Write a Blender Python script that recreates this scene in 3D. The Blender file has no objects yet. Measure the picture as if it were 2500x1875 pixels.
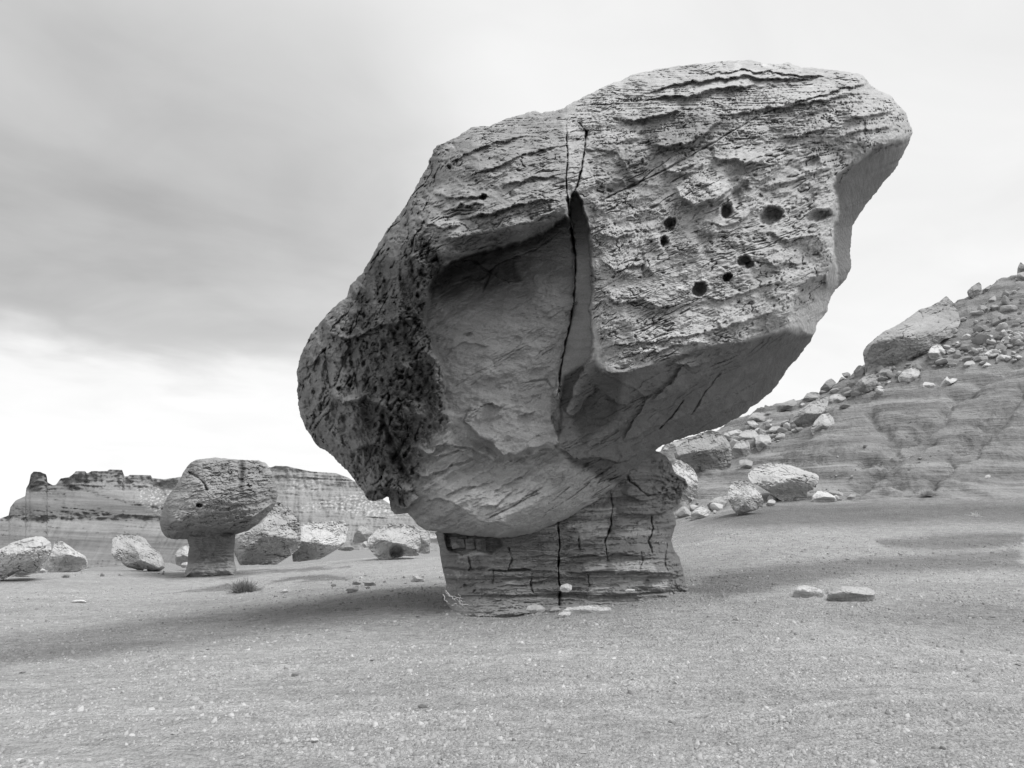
import bpy, math
import numpy as np

sc = bpy.context.scene
# ------------------------------------------------------------------ camera
F = 1800.0                      # focal length in pixels of a 2500 x 1875 frame
CX, CY = 1250.0, 937.5
PITCH = math.atan(353.0 / F)
CAMZ = 1.6
cam_d = bpy.data.cameras.new('camera')
cam_d.sensor_width = 36.0
cam_d.lens = 36.0 * F / 2500.0
cam_d.clip_start = 0.05
cam_d.clip_end = 6000
cam = bpy.data.objects.new('camera', cam_d)
sc.collection.objects.link(cam)
cam.location = (0, 0, CAMZ)
cam.rotation_euler = (math.pi / 2 + PITCH, 0, 0)
sc.camera = cam
CP, SP = math.cos(PITCH), math.sin(PITCH)


def dirs(px, py):
    px = np.asarray(px, float); py = np.asarray(py, float)
    u = (px - CX) / F; v = (CY - py) / F
    return u, CP - v * SP, SP + v * CP            # x, y, z


def pos(px, py, Y):
    """pixel + distance ahead -> world point"""
    x, y, z = dirs(px, py)
    k = Y / y
    return x * k, np.asarray(Y) + 0 * k, CAMZ + z * k


def proj(x, y, z):
    zz = z - CAMZ
    f = y * CP + zz * SP
    f = np.where(f < 0.05, 0.05, f)
    v = (-y * SP + zz * CP) / f
    return CX + F * x / f, CY - F * v


# ------------------------------------------------------------------ sky and sun
SUN_EL, SUN_AZ = math.radians(60), math.radians(112)   # azimuth measured from +Y (view) towards +X
world = bpy.data.worlds.new("World")
sc.world = world
world.use_nodes = True
wn, wl = world.node_tree.nodes, world.node_tree.links
wn.clear()


class NT:
    """small helper to write shader node maths"""
    def __init__(s, tree):
        s.n, s.l = tree.nodes, tree.links

    def put(s, sock, v):
        if v is None: return
        if isinstance(v, (int, float)):
            try: sock.default_value = v
            except Exception: sock.default_value = (v, v, v)
        elif isinstance(v, (tuple, list)): sock.default_value = v
        else: s.l.new(v, sock)

    def m(s, op, a, b=None, c=None, clamp=False):
        n = s.n.new('ShaderNodeMath'); n.operation = op; n.use_clamp = clamp
        for i, v in enumerate((a, b, c)): s.put(n.inputs[i], v)
        return n.outputs[0]

    def vm(s, op, a, b=None, scale=None):
        n = s.n.new('ShaderNodeVectorMath'); n.operation = op
        s.put(n.inputs[0], a)
        if b is not None: s.put(n.inputs[1], b)
        if scale is not None: s.put(n.inputs[3], scale)
        return n.outputs['Value'] if op in ('DOT_PRODUCT', 'LENGTH') else n.outputs[0]

    def sep(s, v):
        n = s.n.new('ShaderNodeSeparateXYZ'); s.l.new(v, n.inputs[0]); return n.outputs

    def comb(s, x, y, z):
        n = s.n.new('ShaderNodeCombineXYZ')
        for i, v in enumerate((x, y, z)): s.put(n.inputs[i], v)
        return n.outputs[0]

    def noise(s, vec, scale, detail=4, rough=0.55, dist=0.0):
        n = s.n.new('ShaderNodeTexNoise'); s.put(n.inputs['Vector'], vec)
        n.inputs['Scale'].default_value = scale; n.inputs['Detail'].default_value = detail
        n.inputs['Roughness'].default_value = rough; n.inputs['Distortion'].default_value = dist
        return n.outputs[0]

    def voro(s, vec, scale, feature='F1', out=0):
        n = s.n.new('ShaderNodeTexVoronoi'); s.put(n.inputs['Vector'], vec); n.feature = feature
        n.inputs['Scale'].default_value = scale
        return n.outputs[out]

    def rng(s, v, a, b, c, d, smooth=True):
        n = s.n.new('ShaderNodeMapRange'); n.interpolation_type = 'SMOOTHSTEP' if smooth else 'LINEAR'
        s.put(n.inputs[0], v)
        for i, k in enumerate((a, b, c, d)): s.put(n.inputs[i + 1], k)
        return n.outputs[0]


W = NT(world.node_tree)
tc = wn.new('ShaderNodeTexCoord')
d = W.vm('NORMALIZE', tc.outputs['Generated'])
dx, dy, dz = W.sep(d)
skyt = wn.new('ShaderNodeTexSky'); skyt.sky_type = 'NISHITA'; skyt.sun_disc = False
skyt.sun_elevation = SUN_EL; skyt.sun_rotation = SUN_AZ
bw = wn.new('ShaderNodeRGBToBW'); wl.new(skyt.outputs[0], bw.inputs[0])
zc = W.m('ADD', W.m('MAXIMUM', dz, 0.0), 0.22)
cp = W.comb(W.m('DIVIDE', dx, zc), W.m('DIVIDE', dy, zc), 0.0)           # cloud-deck coordinates
cmap = wn.new('ShaderNodeMapping'); cmap.inputs['Rotation'].default_value = (0, 0, -0.45); wl.new(cp, cmap.inputs[0]); cpr = cmap.outputs[0]
cp_s = W.vm('MULTIPLY', cpr, (0.8, 1.0, 1.0))
n_big = W.noise(cp_s, 0.55, 5, 0.5, 0.6)
n_str = W.noise(W.vm('MULTIPLY', cpr, (0.8, 1.0, 1.0)), 1.5, 6, 0.52, 0.4)
n_fin = W.noise(W.vm('MULTIPLY', cpr, (0.9, 1.0, 1.0)), 3.2, 7, 0.5, 0.8)
ax, ay, az_ = dirs(120, 690)
L_ = math.sqrt(ax * ax + ay * ay + az_ * az_)
dark_c = (float(ax / L_), float(ay / L_), float(az_ / L_))
dd = W.vm('DOT_PRODUCT', d, dark_c)
dd = W.m('ADD', dd, W.m('MULTIPLY', W.m('SUBTRACT', n_big, 0.5), 0.18))
bank = W.rng(dd, 0.80, 1.02, 0.0, 1.0)
edge = W.m('ADD', W.m('ADD', dz, W.m('MULTIPLY', W.m('SUBTRACT', n_fin, 0.5), 0.10)), W.m('ADD', W.m('MULTIPLY', W.m('SUBTRACT', n_str, 0.5), 0.20), W.m('MULTIPLY', dx, -0.03)))
lowcut = W.rng(edge, 0.18, 0.265, 0.0, 1.0)
bank = W.m('MULTIPLY', bank, lowcut)
bank = W.m('MULTIPLY', bank, W.rng(n_str, 0.25, 0.75, 1.35, 0.62, False))
base = W.rng(dz, 0.0, 0.40, 0.965, 0.87)
base = W.m('ADD', base, W.m('MULTIPLY', W.m('SUBTRACT', n_big, 0.5), 0.22))
base = W.m('ADD', base, W.m('MULTIPLY', W.m('SUBTRACT', n_fin, 0.5), 0.16))
lum = W.m('SUBTRACT', base, W.m('MULTIPLY', bank, 0.40))
lum = W.m('MULTIPLY', lum, 4.15)                     # Background strength is 0.1
mixn = W.m('ADD', W.m('MULTIPLY', bw.outputs[0], 0.025), lum)
bg = wn.new('ShaderNodeBackground'); bg.inputs['Strength'].default_value = 0.1
wl.new(W.comb(mixn, mixn, mixn), bg.inputs['Color'])
wo = wn.new('ShaderNodeOutputWorld'); wl.new(bg.outputs[0], wo.inputs[0])

sun_d = bpy.data.lights.new('sun', 'SUN')
sun_d.energy = 1.5
sun_d.angle = math.radians(38)
sun = bpy.data.objects.new('sun', sun_d)
sc.collection.objects.link(sun)
sun.location = (10, 5, 20)
# a lamp at azimuth SUN_AZ, shining back
sun.rotation_euler = (math.pi / 2 - SUN_EL, 0, math.pi - SUN_AZ)

vs = sc.view_settings
vs.view_transform = 'Standard'; vs.look = 'None'; vs.exposure = 1.3; vs.gamma = 1
vs.use_curve_mapping = False
sc.cycles.max_bounces = 5
sc.cycles.diffuse_bounces = 3

# ------------------------------------------------------------------ numeric helpers
RS = np.random.RandomState(7)
_perm = RS.permutation(256); PERM = np.concatenate([_perm, _perm, _perm]).astype(np.int32)
_g = RS.normal(size=(256, 3)); _g /= np.linalg.norm(_g, axis=1)[:, None]
GX, GY, GZ = (np.ascontiguousarray(_g[:, i]).astype(np.float32) for i in range(3))


def perlin(x, y, z=0.0):
    x = np.asarray(x, np.float32); y = np.asarray(y, np.float32)
    z = np.broadcast_to(np.asarray(z, np.float32), x.shape)
    xi = np.floor(x); yi = np.floor(y); zi = np.floor(z)
    xf = x - xi; yf = y - yi; zf = z - zi
    xi = xi.astype(np.int32) & 255; yi = yi.astype(np.int32) & 255; zi = zi.astype(np.int32) & 255
    u = xf * xf * xf * (xf * (xf * 6 - 15) + 10)
    v = yf * yf * yf * (yf * (yf * 6 - 15) + 10)
    w = zf * zf * zf * (zf * (zf * 6 - 15) + 10)
    A = PERM[xi]; B = PERM[xi + 1]
    def g(P, j, k):
        h = PERM[PERM[P + ((yi + j) & 255)] + ((zi + k) & 255)]
        return h
    def dot(h, a, b, c): return GX[h] * a + GY[h] * b + GZ[h] * c
    o = []
    for k in (0, 1):
        r = []
        for j in (0, 1):
            a = dot(g(A, j, k), xf, yf - j, zf - k)
            b = dot(g(B, j, k), xf - 1, yf - j, zf - k)
            r.append(a + u * (b - a))
        o.append(r[0] + v * (r[1] - r[0]))
    return (o[0] + w * (o[1] - o[0])) * 1.4


def fbm(x, y, z=0.0, o=4, gain=0.5, lac=2.03):
    s = 0; a = 1.0; f = 1.0; t = 0
    for i in range(o):
        s = s + a * perlin(x * f + 13.7 * i, y * f + 5.1 * i, np.asarray(z) * f + 3.3 * i)
        t += a; a *= gain; f *= lac
    return s / t


def ridged(x, y, z=0.0, o=4, gain=0.55, lac=2.1):
    s = 0; a = 1.0; f = 1.0; t = 0
    for i in range(o):
        n = 1 - np.abs(perlin(x * f + 9.1 * i, y * f + 2.7 * i, np.asarray(z) * f + 7.7 * i)) * 2
        s = s + a * n; t += a; a *= gain; f *= lac
    return s / t


def sst(a, b, x):
    t = np.clip((x - a) / (b - a), 0, 1)
    return t * t * (3 - 2 * t)


def crev(a, c, La, Lc, seed, w=.03, lo=-.1, hi=.3):
    """thin partings: the zero lines of a stretched noise, present in places only"""
    n = fbm(a / La, c / Lc, seed, 3, .45)
    g = sst(lo, hi, fbm(a / (La * .8), c / (Lc * 2.2), seed + 5.5, 2))
    return np.exp(-(n / w) ** 2) * g


def terr(b, sharp=0.25):
    f = np.floor(b)
    return f + sst(1 - sharp, 1.0, b - f)


def rbf(ctrl, q, smooth=0.0):
    """thin-plate surface through control rows (coords..., value), evaluated at q (coords)"""
    c = np.asarray(ctrl, float); P = c[:, :-1]; v = c[:, -1]
    n, k = P.shape
    def phi(r): return np.where(r > 1e-9, r * r * np.log(np.maximum(r, 1e-9)), 0)
    D = np.linalg.norm(P[:, None] - P[None], axis=2)
    K = phi(D) + smooth * np.eye(n)
    L = np.hstack([np.ones((n, 1)), P])
    M = np.vstack([np.hstack([K, L]), np.hstack([L.T, np.zeros((k + 1, k + 1))])])
    s = np.linalg.lstsq(M, np.concatenate([v, np.zeros(k + 1)]), rcond=None)[0]
    q = [np.asarray(a, np.float32) for a in q]
    out = np.full(q[0].shape, s[n], np.float32)
    for j in range(k): out += np.float32(s[n + 1 + j]) * q[j]
    for i in range(n):
        r2 = sum((q[j] - np.float32(P[i, j])) ** 2 for j in range(k))
        out += np.float32(s[i] * 0.5) * r2 * np.log(r2 + 1e-12)
    return out


def line_dist(poly, px, py):
    """distance to an open polyline, signed side (cross), and position along it"""
    p = np.asarray(poly, np.float32)
    seg = np.linalg.norm(p[1:] - p[:-1], axis=1); tot = seg.sum(); acc = 0
    best = np.full(px.shape, 1e9, np.float32); side = np.zeros(px.shape, np.float32); tt = np.zeros(px.shape, np.float32)
    for i in range(len(p) - 1):
        ax, ay = p[i]; bx, by = p[i + 1]; ex, ey = bx - ax, by - ay; l2 = ex * ex + ey * ey + 1e-9
        t = np.clip(((px - ax) * ex + (py - ay) * ey) / l2, 0, 1)
        dd = np.hypot(px - ax - t * ex, py - ay - t * ey)
        m = dd < best
        best = np.where(m, dd, best)
        side = np.where(m, ex * (py - ay) - ey * (px - ax), side)
        tt = np.where(m, (acc + t * seg[i]) / tot, tt)
        acc += seg[i]
    return best, np.sign(side), tt


def near(poly, px, py, pad):
    p = np.asarray(poly, float)
    return (px > p[:, 0].min() - pad) & (px < p[:, 0].max() + pad) & (py > p[:, 1].min() - pad) & (py < p[:, 1].max() + pad)


def crack(Y, poly, px, py, depth, w):
    m = near(poly, px, py, w * 4)
    d, s, t = line_dist(poly, px[m], py[m])
    k = .75 + 1.3 * perlin(px[m] / 17., py[m] / 17., 2.0)
    ww = w * np.clip(k, .45, 2.2)
    Y[m] += depth * np.clip(k + .3, .45, 1.2) * np.exp(-(d / ww) ** 2) * sst(0, .08, t) * sst(1, .92, t)


def ledge(Y, poly, px, py, amp, fall, w=1.6):
    """rock above the line (drawn left to right) stands out and is undercut at the line"""
    m = near(poly, px, py, fall * 3)
    d, s, t = line_dist(poly, px[m], py[m])
    sd = -d * s                                        # positive above the line
    a = np.exp(-np.maximum(sd, 0) / fall) * sst(-w, w, sd)
    Y[m] -= amp * a * sst(0, .15, t) * sst(1, .85, t) * sst(fall * 3, fall * 1.5, d)


def poly_sd(poly, px, py):
    """signed distance to a closed polygon, positive inside"""
    p = np.asarray(poly, np.float32); n = len(p)
    best = np.full(px.shape, 1e9, np.float32); ins = np.zeros(px.shape, bool)
    for i in range(n):
        ax, ay = p[i]; bx, by = p[(i + 1) % n]; ex, ey = bx - ax, by - ay
        t = np.clip(((px - ax) * ex + (py - ay) * ey) / (ex * ex + ey * ey + 1e-9), 0, 1)
        best = np.minimum(best, np.hypot(px - ax - t * ex, py - ay - t * ey))
        c = ((ay > py) != (by > py)) & (px < (bx - ax) * (py - ay) / (by - ay + 1e-12) + ax)
        ins ^= c
    return np.where(ins, best, -best)


def region(poly, px, py, w):
    m = np.zeros(px.shape, np.float32)
    k = near(poly, px, py, w + 2)
    m[k] = sst(-w, w, poly_sd(poly, px[k], py[k]))
    return m


# ------------------------------------------------------------------ mesh helpers
def mesh_np(name, V, quads, tris=None, tone=None, mat=None, smooth=True):
    me = bpy.data.meshes.new(name)
    V = np.asarray(V, np.float32)
    nq = len(quads); nt = 0 if tris is None else len(tris)
    me.vertices.add(len(V)); me.vertices.foreach_set('co', V.ravel())
    loops = np.asarray(quads, np.int32).ravel()
    starts = np.arange(nq, dtype=np.int32) * 4
    if nt:
        loops = np.concatenate([loops, np.asarray(tris, np.int32).ravel()])
        starts = np.concatenate([starts, nq * 4 + np.arange(nt, dtype=np.int32) * 3])
    me.loops.add(len(loops)); me.loops.foreach_set('vertex_index', loops)
    me.polygons.add(nq + nt); me.polygons.foreach_set('loop_start', starts)
    me.update(calc_edges=True)
    me.validate()
    if smooth: me.polygons.foreach_set('use_smooth', np.ones(len(me.polygons), bool))
    if tone is not None:
        a = me.attributes.new('tone', 'FLOAT', 'POINT')
        a.data.foreach_set('value', np.asarray(tone, np.float32).ravel() * 0.82)
    if mat: me.materials.append(mat)
    return me


def link(name, data, parent=None, **props):
    o = bpy.data.objects.new(name, data)
    sc.collection.objects.link(o)
    if parent: o.parent = parent
    for k, v in props.items(): o[k] = v
    return o


def submesh(name, V, quads, tris, tone, mat, origin):
    used = np.unique(np.concatenate([np.asarray(quads).ravel(), np.asarray(tris).ravel()]) if len(tris) else np.asarray(quads).ravel())
    mp = np.full(len(V), -1, np.int64); mp[used] = np.arange(len(used))
    return mesh_np(name, V[used] - origin, mp[np.asarray(quads)] if len(quads) else np.zeros((0, 4), int),
                   mp[np.asarray(tris)] if len(tris) else None, tone[used], mat)


# ------------------------------------------------------------------ materials
def rock_mat(name, scale=1.0, contrast=0.35, bump=0.35, bed=(0.35, 0.35, 2.2), rough=0.92, dist=0.02, tilt=0.0, speck=0.25):
    m = bpy.data.materials.new(name); m.use_nodes = True
    t = m.node_tree; t.nodes.clear(); N = NT(t)
    g = t.nodes.new('ShaderNodeNewGeometry'); P = g.outputs['Position']
    at = t.nodes.new('ShaderNodeAttribute'); at.attribute_name = 'tone'
    mp = t.nodes.new('ShaderNodeMapping'); mp.inputs['Rotation'].default_value = (0, tilt, 0)
    t.links.new(P, mp.inputs[0])
    B = N.vm('MULTIPLY', mp.outputs[0], bed)
    n1 = N.noise(P, 1.1 * scale, 6, 0.6, 0.3)
    n2 = N.noise(B, 3.5 * scale, 8, 0.65, 0.5)
    n3 = N.noise(P, 26 * scale, 4, 0.7)
    v1 = N.voro(P, 9 * scale)
    f = N.m('ADD', N.m('MULTIPLY', N.m('SUBTRACT', n1, 0.5), contrast * 1.2),
            N.m('ADD', N.m('MULTIPLY', N.m('SUBTRACT', n2, 0.5), contrast * 1.5),
                N.m('MULTIPLY', N.m('SUBTRACT', n3, 0.5), speck)))
    c = N.m('MULTIPLY', at.outputs['Fac'], N.m('ADD', 1.0, f))
    c = N.m('MAXIMUM', c, 0.02)
    h = N.m('ADD', N.m('MULTIPLY', n2, 1.0), N.m('ADD', N.m('MULTIPLY', n3, 0.22), N.m('MULTIPLY', v1, 0.25)))
    bp = t.nodes.new('ShaderNodeBump'); bp.inputs['Strength'].default_value = bump
    bp.inputs['Distance'].default_value = dist
    t.links.new(h, bp.inputs['Height'])
    bs = t.nodes.new('ShaderNodeBsdfPrincipled'); bs.inputs['Roughness'].default_value = rough
    bs.inputs['Specular IOR Level'].default_value = 0.15
    t.links.new(N.comb(c, c, c), bs.inputs['Base Color']); t.links.new(bp.outputs[0], bs.inputs['Normal'])
    o = t.nodes.new('ShaderNodeOutputMaterial'); t.links.new(bs.outputs[0], o.inputs[0])
    return m


def gravel_mat(name):
    m = bpy.data.materials.new(name); m.use_nodes = True
    t = m.node_tree; t.nodes.clear(); N = NT(t)
    g = t.nodes.new('ShaderNodeNewGeometry'); P = g.outputs['Position']
    at = t.nodes.new('ShaderNodeAttribute'); at.attribute_name = 'tone'
    n0 = N.noise(P, 0.35, 5, 0.6, 0.4)
    n1 = N.noise(P, 3.0, 6, 0.65, 0.3)
    n2 = N.noise(P, 34.0, 5, 0.75)
    n3 = N.noise(N.vm('MULTIPLY', P, (0.6, 1.3, 1.0)), 9.0, 5, 0.7)
    v1 = N.voro(P, 38.0)
    v2 = N.voro(P, 17.0)
    f = N.m('ADD', N.m('MULTIPLY', N.m('SUBTRACT', n0, 0.5), 0.30),
            N.m('ADD', N.m('MULTIPLY', N.m('SUBTRACT', n1, 0.5), 0.28),
                N.m('ADD', N.m('MULTIPLY', N.m('SUBTRACT', n2, 0.5), N.rng(n1, .4, .6, .9, 2.6)), N.m('MULTIPLY', N.m('SUBTRACT', n3, 0.5), 1.5))))
    c = N.m('MAXIMUM', N.m('MULTIPLY', at.outputs['Fac'], N.m('ADD', 1.0, f)), 0.03)
    h = N.m('ADD', N.m('MULTIPLY', n2, 0.6), N.m('ADD', N.m('MULTIPLY', v1, -0.5), N.m('ADD', N.m('MULTIPLY', v2, -0.5), N.m('MULTIPLY', n3, 1.2))))
    bp = t.nodes.new('ShaderNodeBump'); bp.inputs['Strength'].default_value = 1.0
    bp.inputs['Distance'].default_value = 0.05
    t.links.new(h, bp.inputs['Height'])
    bs = t.nodes.new('ShaderNodeBsdfPrincipled'); bs.inputs['Roughness'].default_value = 0.95
    bs.inputs['Specular IOR Level'].default_value = 0.1
    t.links.new(N.comb(c, c, c), bs.inputs['Base Color']); t.links.new(bp.outputs[0], bs.inputs['Normal'])
    o = t.nodes.new('ShaderNodeOutputMaterial'); t.links.new(bs.outputs[0], o.inputs[0])
    return m


def plain_mat(name, c0, c1, scale=30):
    m = bpy.data.materials.new(name); m.use_nodes = True
    t = m.node_tree; N = NT(t); bs = t.nodes['Principled BSDF']; bs.inputs['Roughness'].default_value = 0.8
    g = t.nodes.new('ShaderNodeNewGeometry')
    c = N.rng(N.noise(g.outputs['Position'], scale, 4), 0.3, 0.7, c0, c1)
    t.links.new(N.comb(c, c, c), bs.inputs['Base Color'])
    return m


M_ROCK = rock_mat('sandstone', 1.5, 0.5, 0.75, (0.45, 0.45, 2.2), dist=0.05, tilt=-0.30, speck=0.8)
M_SHALE = rock_mat('shale', 1.8, 0.45, 0.9, (0.25, 0.25, 3.0), dist=0.04, speck=0.6)
M_BOULD = rock_mat('boulder_sandstone', 0.9, 0.4, 0.7, (0.4, 0.4, 2.2), dist=0.07, tilt=-0.2, speck=0.5)
M_MESA = rock_mat('mesa_rock', 0.06, 0.35, 0.8, (0.3, 0.3, 3.0), dist=0.9, speck=0.5)
M_GROUND = gravel_mat('gravel_ground')
M_HILL = rock_mat('hill_shale', .55, .5, 1.0, (.15, .15, 3.2), dist=.22, speck=.7)
M_STONE = rock_mat('loose_stone', 6.0, 0.3, 0.5, (1, 1, 1), dist=0.01)
M_TWIG = plain_mat('dry_twig', 0.45, 0.7)
M_BUSH = plain_mat('dry_brush', 0.10, 0.24)
M_GRASS = plain_mat('pale_dry_grass', 0.40, 0.55)

# ------------------------------------------------------------------ terrain
GC = [  # px, py, distance ahead
    (-600, 1900, 4.9), (0, 1875, 4.9), (1250, 1875, 4.95), (2500, 1875, 4.9), (3100, 1900, 4.7),
    (0, 1740, 6.6), (800, 1700, 6.9), (1700, 1690, 7.1), (2500, 1700, 6.9),
    (-400, 1650, 8.5), (0, 1625, 8.9), (500, 1575, 9.7), (1100, 1505, 10.9), (1350, 1480, 11.3), (1700, 1445, 11.9), (2500, 1560, 9.6),
    (0, 1600, 10.2), (500, 1545, 11.0), (1000, 1475, 12.2), (0, 1530, 12.5), (500, 1490, 14.0), (1000, 1442, 14.6),
    (0, 1480, 15.5), (500, 1458, 17.0), (1050, 1420, 18), (-500, 1500, 15),
    (2100, 1450, 11.8), (2500, 1420, 13.2), (1750, 1400, 14.5), (2100, 1370, 15.5), (2500, 1340, 17), (1800, 1330, 18), (2200, 1300, 20), (2500, 1270, 21.5),
    (1800, 1255, 24), (2200, 1225, 26), (2500, 1205, 26.5), (3000, 1200, 26),
    (0, 1405, 25), (300, 1395, 27), (450, 1408, 24.5), (700, 1385, 27), (950, 1360, 30), (1300, 1345, 30), (-500, 1415, 25),
    (1560, 1300, 28), (1700, 1265, 27),
    # hill: foot, bench and crest
    (1700, 1215, 33), (1900, 1205, 31), (2100, 1180, 31), (2350, 1150, 31), (2500, 1130, 31), (2900, 1100, 31),
    (1800, 1160, 38), (2000, 1110, 37), (2200, 1060, 37), (2500, 1000, 37), (2900, 900, 37),
    (1650, 1130, 44), (1850, 1090, 44), (2000, 1030, 44), (2250, 960, 43), (2500, 875, 43), (2900, 780, 43),
    (1600, 1105, 52), (1700, 1072, 52), (1800, 1038, 52), (1896, 994, 52), (1948, 982, 52), (2025, 950, 52), (2111, 898, 52), (2200, 830, 53), (2340, 738, 53), (2398, 711, 53), (2440, 684, 53), (2500, 672, 53), (2900, 520, 53),
]
GW = []
for a, b, c in GC:
    x, y, z = pos(a, b, c); GW.append((float(x), float(y), float(z)))
GW += [(x, y, 0.0) for x, y in ((-6, 2), (0, 1.5), (6, 2), (-3, -3), (3, -3), (0, -8), (-10, 0), (10, 0), (20, -20), (-20, -20), (0, -40))]
GW += [(0, 1.0, 0), (-1, 0, 0), (1, 0, 0), (0, -1, 0)]
# behind the near shelf on the left: a drop to a low plain
for az in (-60, -42, -30, -20, -10, 0):
    a = math.radians(az)
    for r, z in ((40, -0.6), (60, -2.8), (90, -4.2), (200, -5.0), (420, -5.0)):
        GW.append((r * math.sin(a), r * math.cos(a), z))
for (a, b, c) in GC[-13:]:                             # the ground falls away gently behind the crest
    x, y, z = pos(a, b, c)
    for k, dz_ in ((1.25, 1.5), (1.8, 4.5)):
        GW.append((float(x) * k, float(y) * k, float(z) - dz_))
for az in (90, 130, 180, -130, -90):
    a = math.radians(az)
    for r in (80, 400): GW.append((r * math.sin(a), r * math.cos(a), 0 if az > 0 else -2))
GW = np.array(GW)


def emb(x, y):
    r = np.sqrt(x * x + y * y) + 0.3
    return 2 * x / r, 2 * y / r, np.log(r)


_e = emb(GW[:, 0], GW[:, 1])
GCTRL = np.stack([_e[0], _e[1], _e[2], GW[:, 2]], 1)

GULLY = [[(2500, 885), (2400, 930), (2330, 975), (2300, 1010), (2230, 1060), (2170, 1100), (2110, 1128)],
         [(2440, 1020), (2390, 1085), (2330, 1130), (2290, 1165), (2230, 1200)],
         [(2330, 985), (2250, 1090), (2190, 1118), (2150, 1160), (2080, 1205)],
         [(2130, 1010), (2180, 1075), (2195, 1110)],
         [(2500, 960), (2420, 1030), (2340, 1110)]]
DARKG = [  # darker shale gravel, partly soft rock shadow painted in: polygon, tone
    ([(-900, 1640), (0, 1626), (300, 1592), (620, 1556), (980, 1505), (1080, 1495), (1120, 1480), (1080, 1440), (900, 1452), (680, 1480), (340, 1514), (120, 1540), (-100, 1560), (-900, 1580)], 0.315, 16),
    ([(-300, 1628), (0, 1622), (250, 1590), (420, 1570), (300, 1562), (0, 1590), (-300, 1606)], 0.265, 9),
    ([(620, 1500), (820, 1470), (1000, 1452), (1080, 1450), (1110, 1480), (1060, 1490), (900, 1490), (700, 1518), (560, 1530)], 0.25, 14),  # soft shadow left of the great boulder, painted over the gravel
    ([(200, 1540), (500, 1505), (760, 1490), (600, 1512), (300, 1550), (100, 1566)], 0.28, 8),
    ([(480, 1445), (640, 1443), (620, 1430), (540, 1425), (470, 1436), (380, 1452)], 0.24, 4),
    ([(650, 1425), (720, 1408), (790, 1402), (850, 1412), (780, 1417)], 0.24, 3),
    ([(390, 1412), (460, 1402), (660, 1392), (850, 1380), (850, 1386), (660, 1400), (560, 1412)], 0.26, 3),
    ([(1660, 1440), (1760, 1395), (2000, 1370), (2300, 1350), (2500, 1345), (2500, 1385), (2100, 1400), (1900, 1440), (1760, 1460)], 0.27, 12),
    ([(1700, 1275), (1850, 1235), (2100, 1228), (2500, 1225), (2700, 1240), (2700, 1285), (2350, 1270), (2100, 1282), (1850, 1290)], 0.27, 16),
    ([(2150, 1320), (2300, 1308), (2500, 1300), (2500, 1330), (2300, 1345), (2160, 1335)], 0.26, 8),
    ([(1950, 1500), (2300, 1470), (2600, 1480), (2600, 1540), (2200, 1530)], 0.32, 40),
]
PALEG = [([(0, 1500), (500, 1470), (800, 1448), (1060, 1425), (1060, 1405), (800, 1400), (700, 1440), (300, 1480), (0, 1490)], 0.41, 8),
         ([(1200, 1482), (1700, 1468), (2000, 1470), (1900, 1530), (1400, 1560), (900, 1560)], 0.41, 20)]


def hill_mask(x, y):
    r = np.hypot(x, y)
    az = np.degrees(np.arctan2(x, y))
    return sst(28.5, 33, r) * sst(5, 12, az) * sst(100, 70, az)


def ground_h(x, y, detail=True):
    x = np.asarray(x, float); y = np.asarray(y, float)
    h = rbf(GCTRL, emb(x, y)).astype(np.float64)
    r = np.hypot(x, y)
    hm = hill_mask(x, y)
    h += 0.05 * fbm(x * .35, y * .5, 1.0, 3) * sst(3, 8, r) * (1 - hm)
    h += 0.035 * fbm(x * 1.4, y * 2.2, 4.0, 4, .6) * (1 - hm) + .012 * fbm(x * 7, y * 9, 4.0, 3) * (1 - hm)
    h += hm * 0.9 * fbm(x * .16, y * .09, 8.0, 3)
    h += sst(60, 200, r) * 1.5 * fbm(x * .02, y * .02, 5.0, 3)
    if detail:
        upper = sst(9.0, 12.0, h - 0.12 * (x - 20)) * hm
        warp = 0.5 * fbm(x * .2, y * .2, 2.0, 2)
        b = (h * 1.05 + 0.05 * x + warp)
        m = sst(-.3, .3, fbm(x * .22, y * .22, 6.0, 2) + 0.1)
        h += hm * (1 - upper) * 0.42 * (terr(b, 0.35) - b + .5) * (0.35 + .65 * m)
        b2 = b * 3.3 + 0.8 * fbm(x * .5, y * .5, 9.0, 2)
        m2 = sst(-.2, .3, fbm(x * .3, y * .3, 16.0, 3))
        h += hm * (1 - upper) * 0.36 * m2 * (terr(b2, 0.25) - b2 + .5)
        h += hm * (1 - upper) * 0.16 * ridged(x * .35, y * .5, 12.0, 4)
        h += hm * (1 - upper) * 0.24 * m2 * fbm(x * 2.2, y * 2.2, 13.0, 4, .6)
        h += upper * (0.40 * fbm(x * .9, y * .9, 3.0, 4) + 0.12 * fbm(x * 3, y * 3, 3.0, 3))
        h += hm * 0.05 * fbm(x * 2.5, y * 2.5, 3.0, 3)
    return h


def foot(px, py, lo=3.0, hi=75.0, n=900):
    """where the line of sight through a pixel meets the ground: distance ahead"""
    Y = np.exp(np.linspace(math.log(lo), math.log(hi), n))
    px = np.atleast_1d(px).astype(float); py = np.atleast_1d(py).astype(float)
    YY = np.broadcast_to(Y, (len(px), n))
    x, y, z = pos(px[:, None] + 0 * YY, py[:, None] + 0 * YY, YY)
    below = z < ground_h(x, y, True)
    i = np.argmax(below, axis=1)
    out = np.where(below.any(axis=1), Y[i], -1)
    return out


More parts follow.
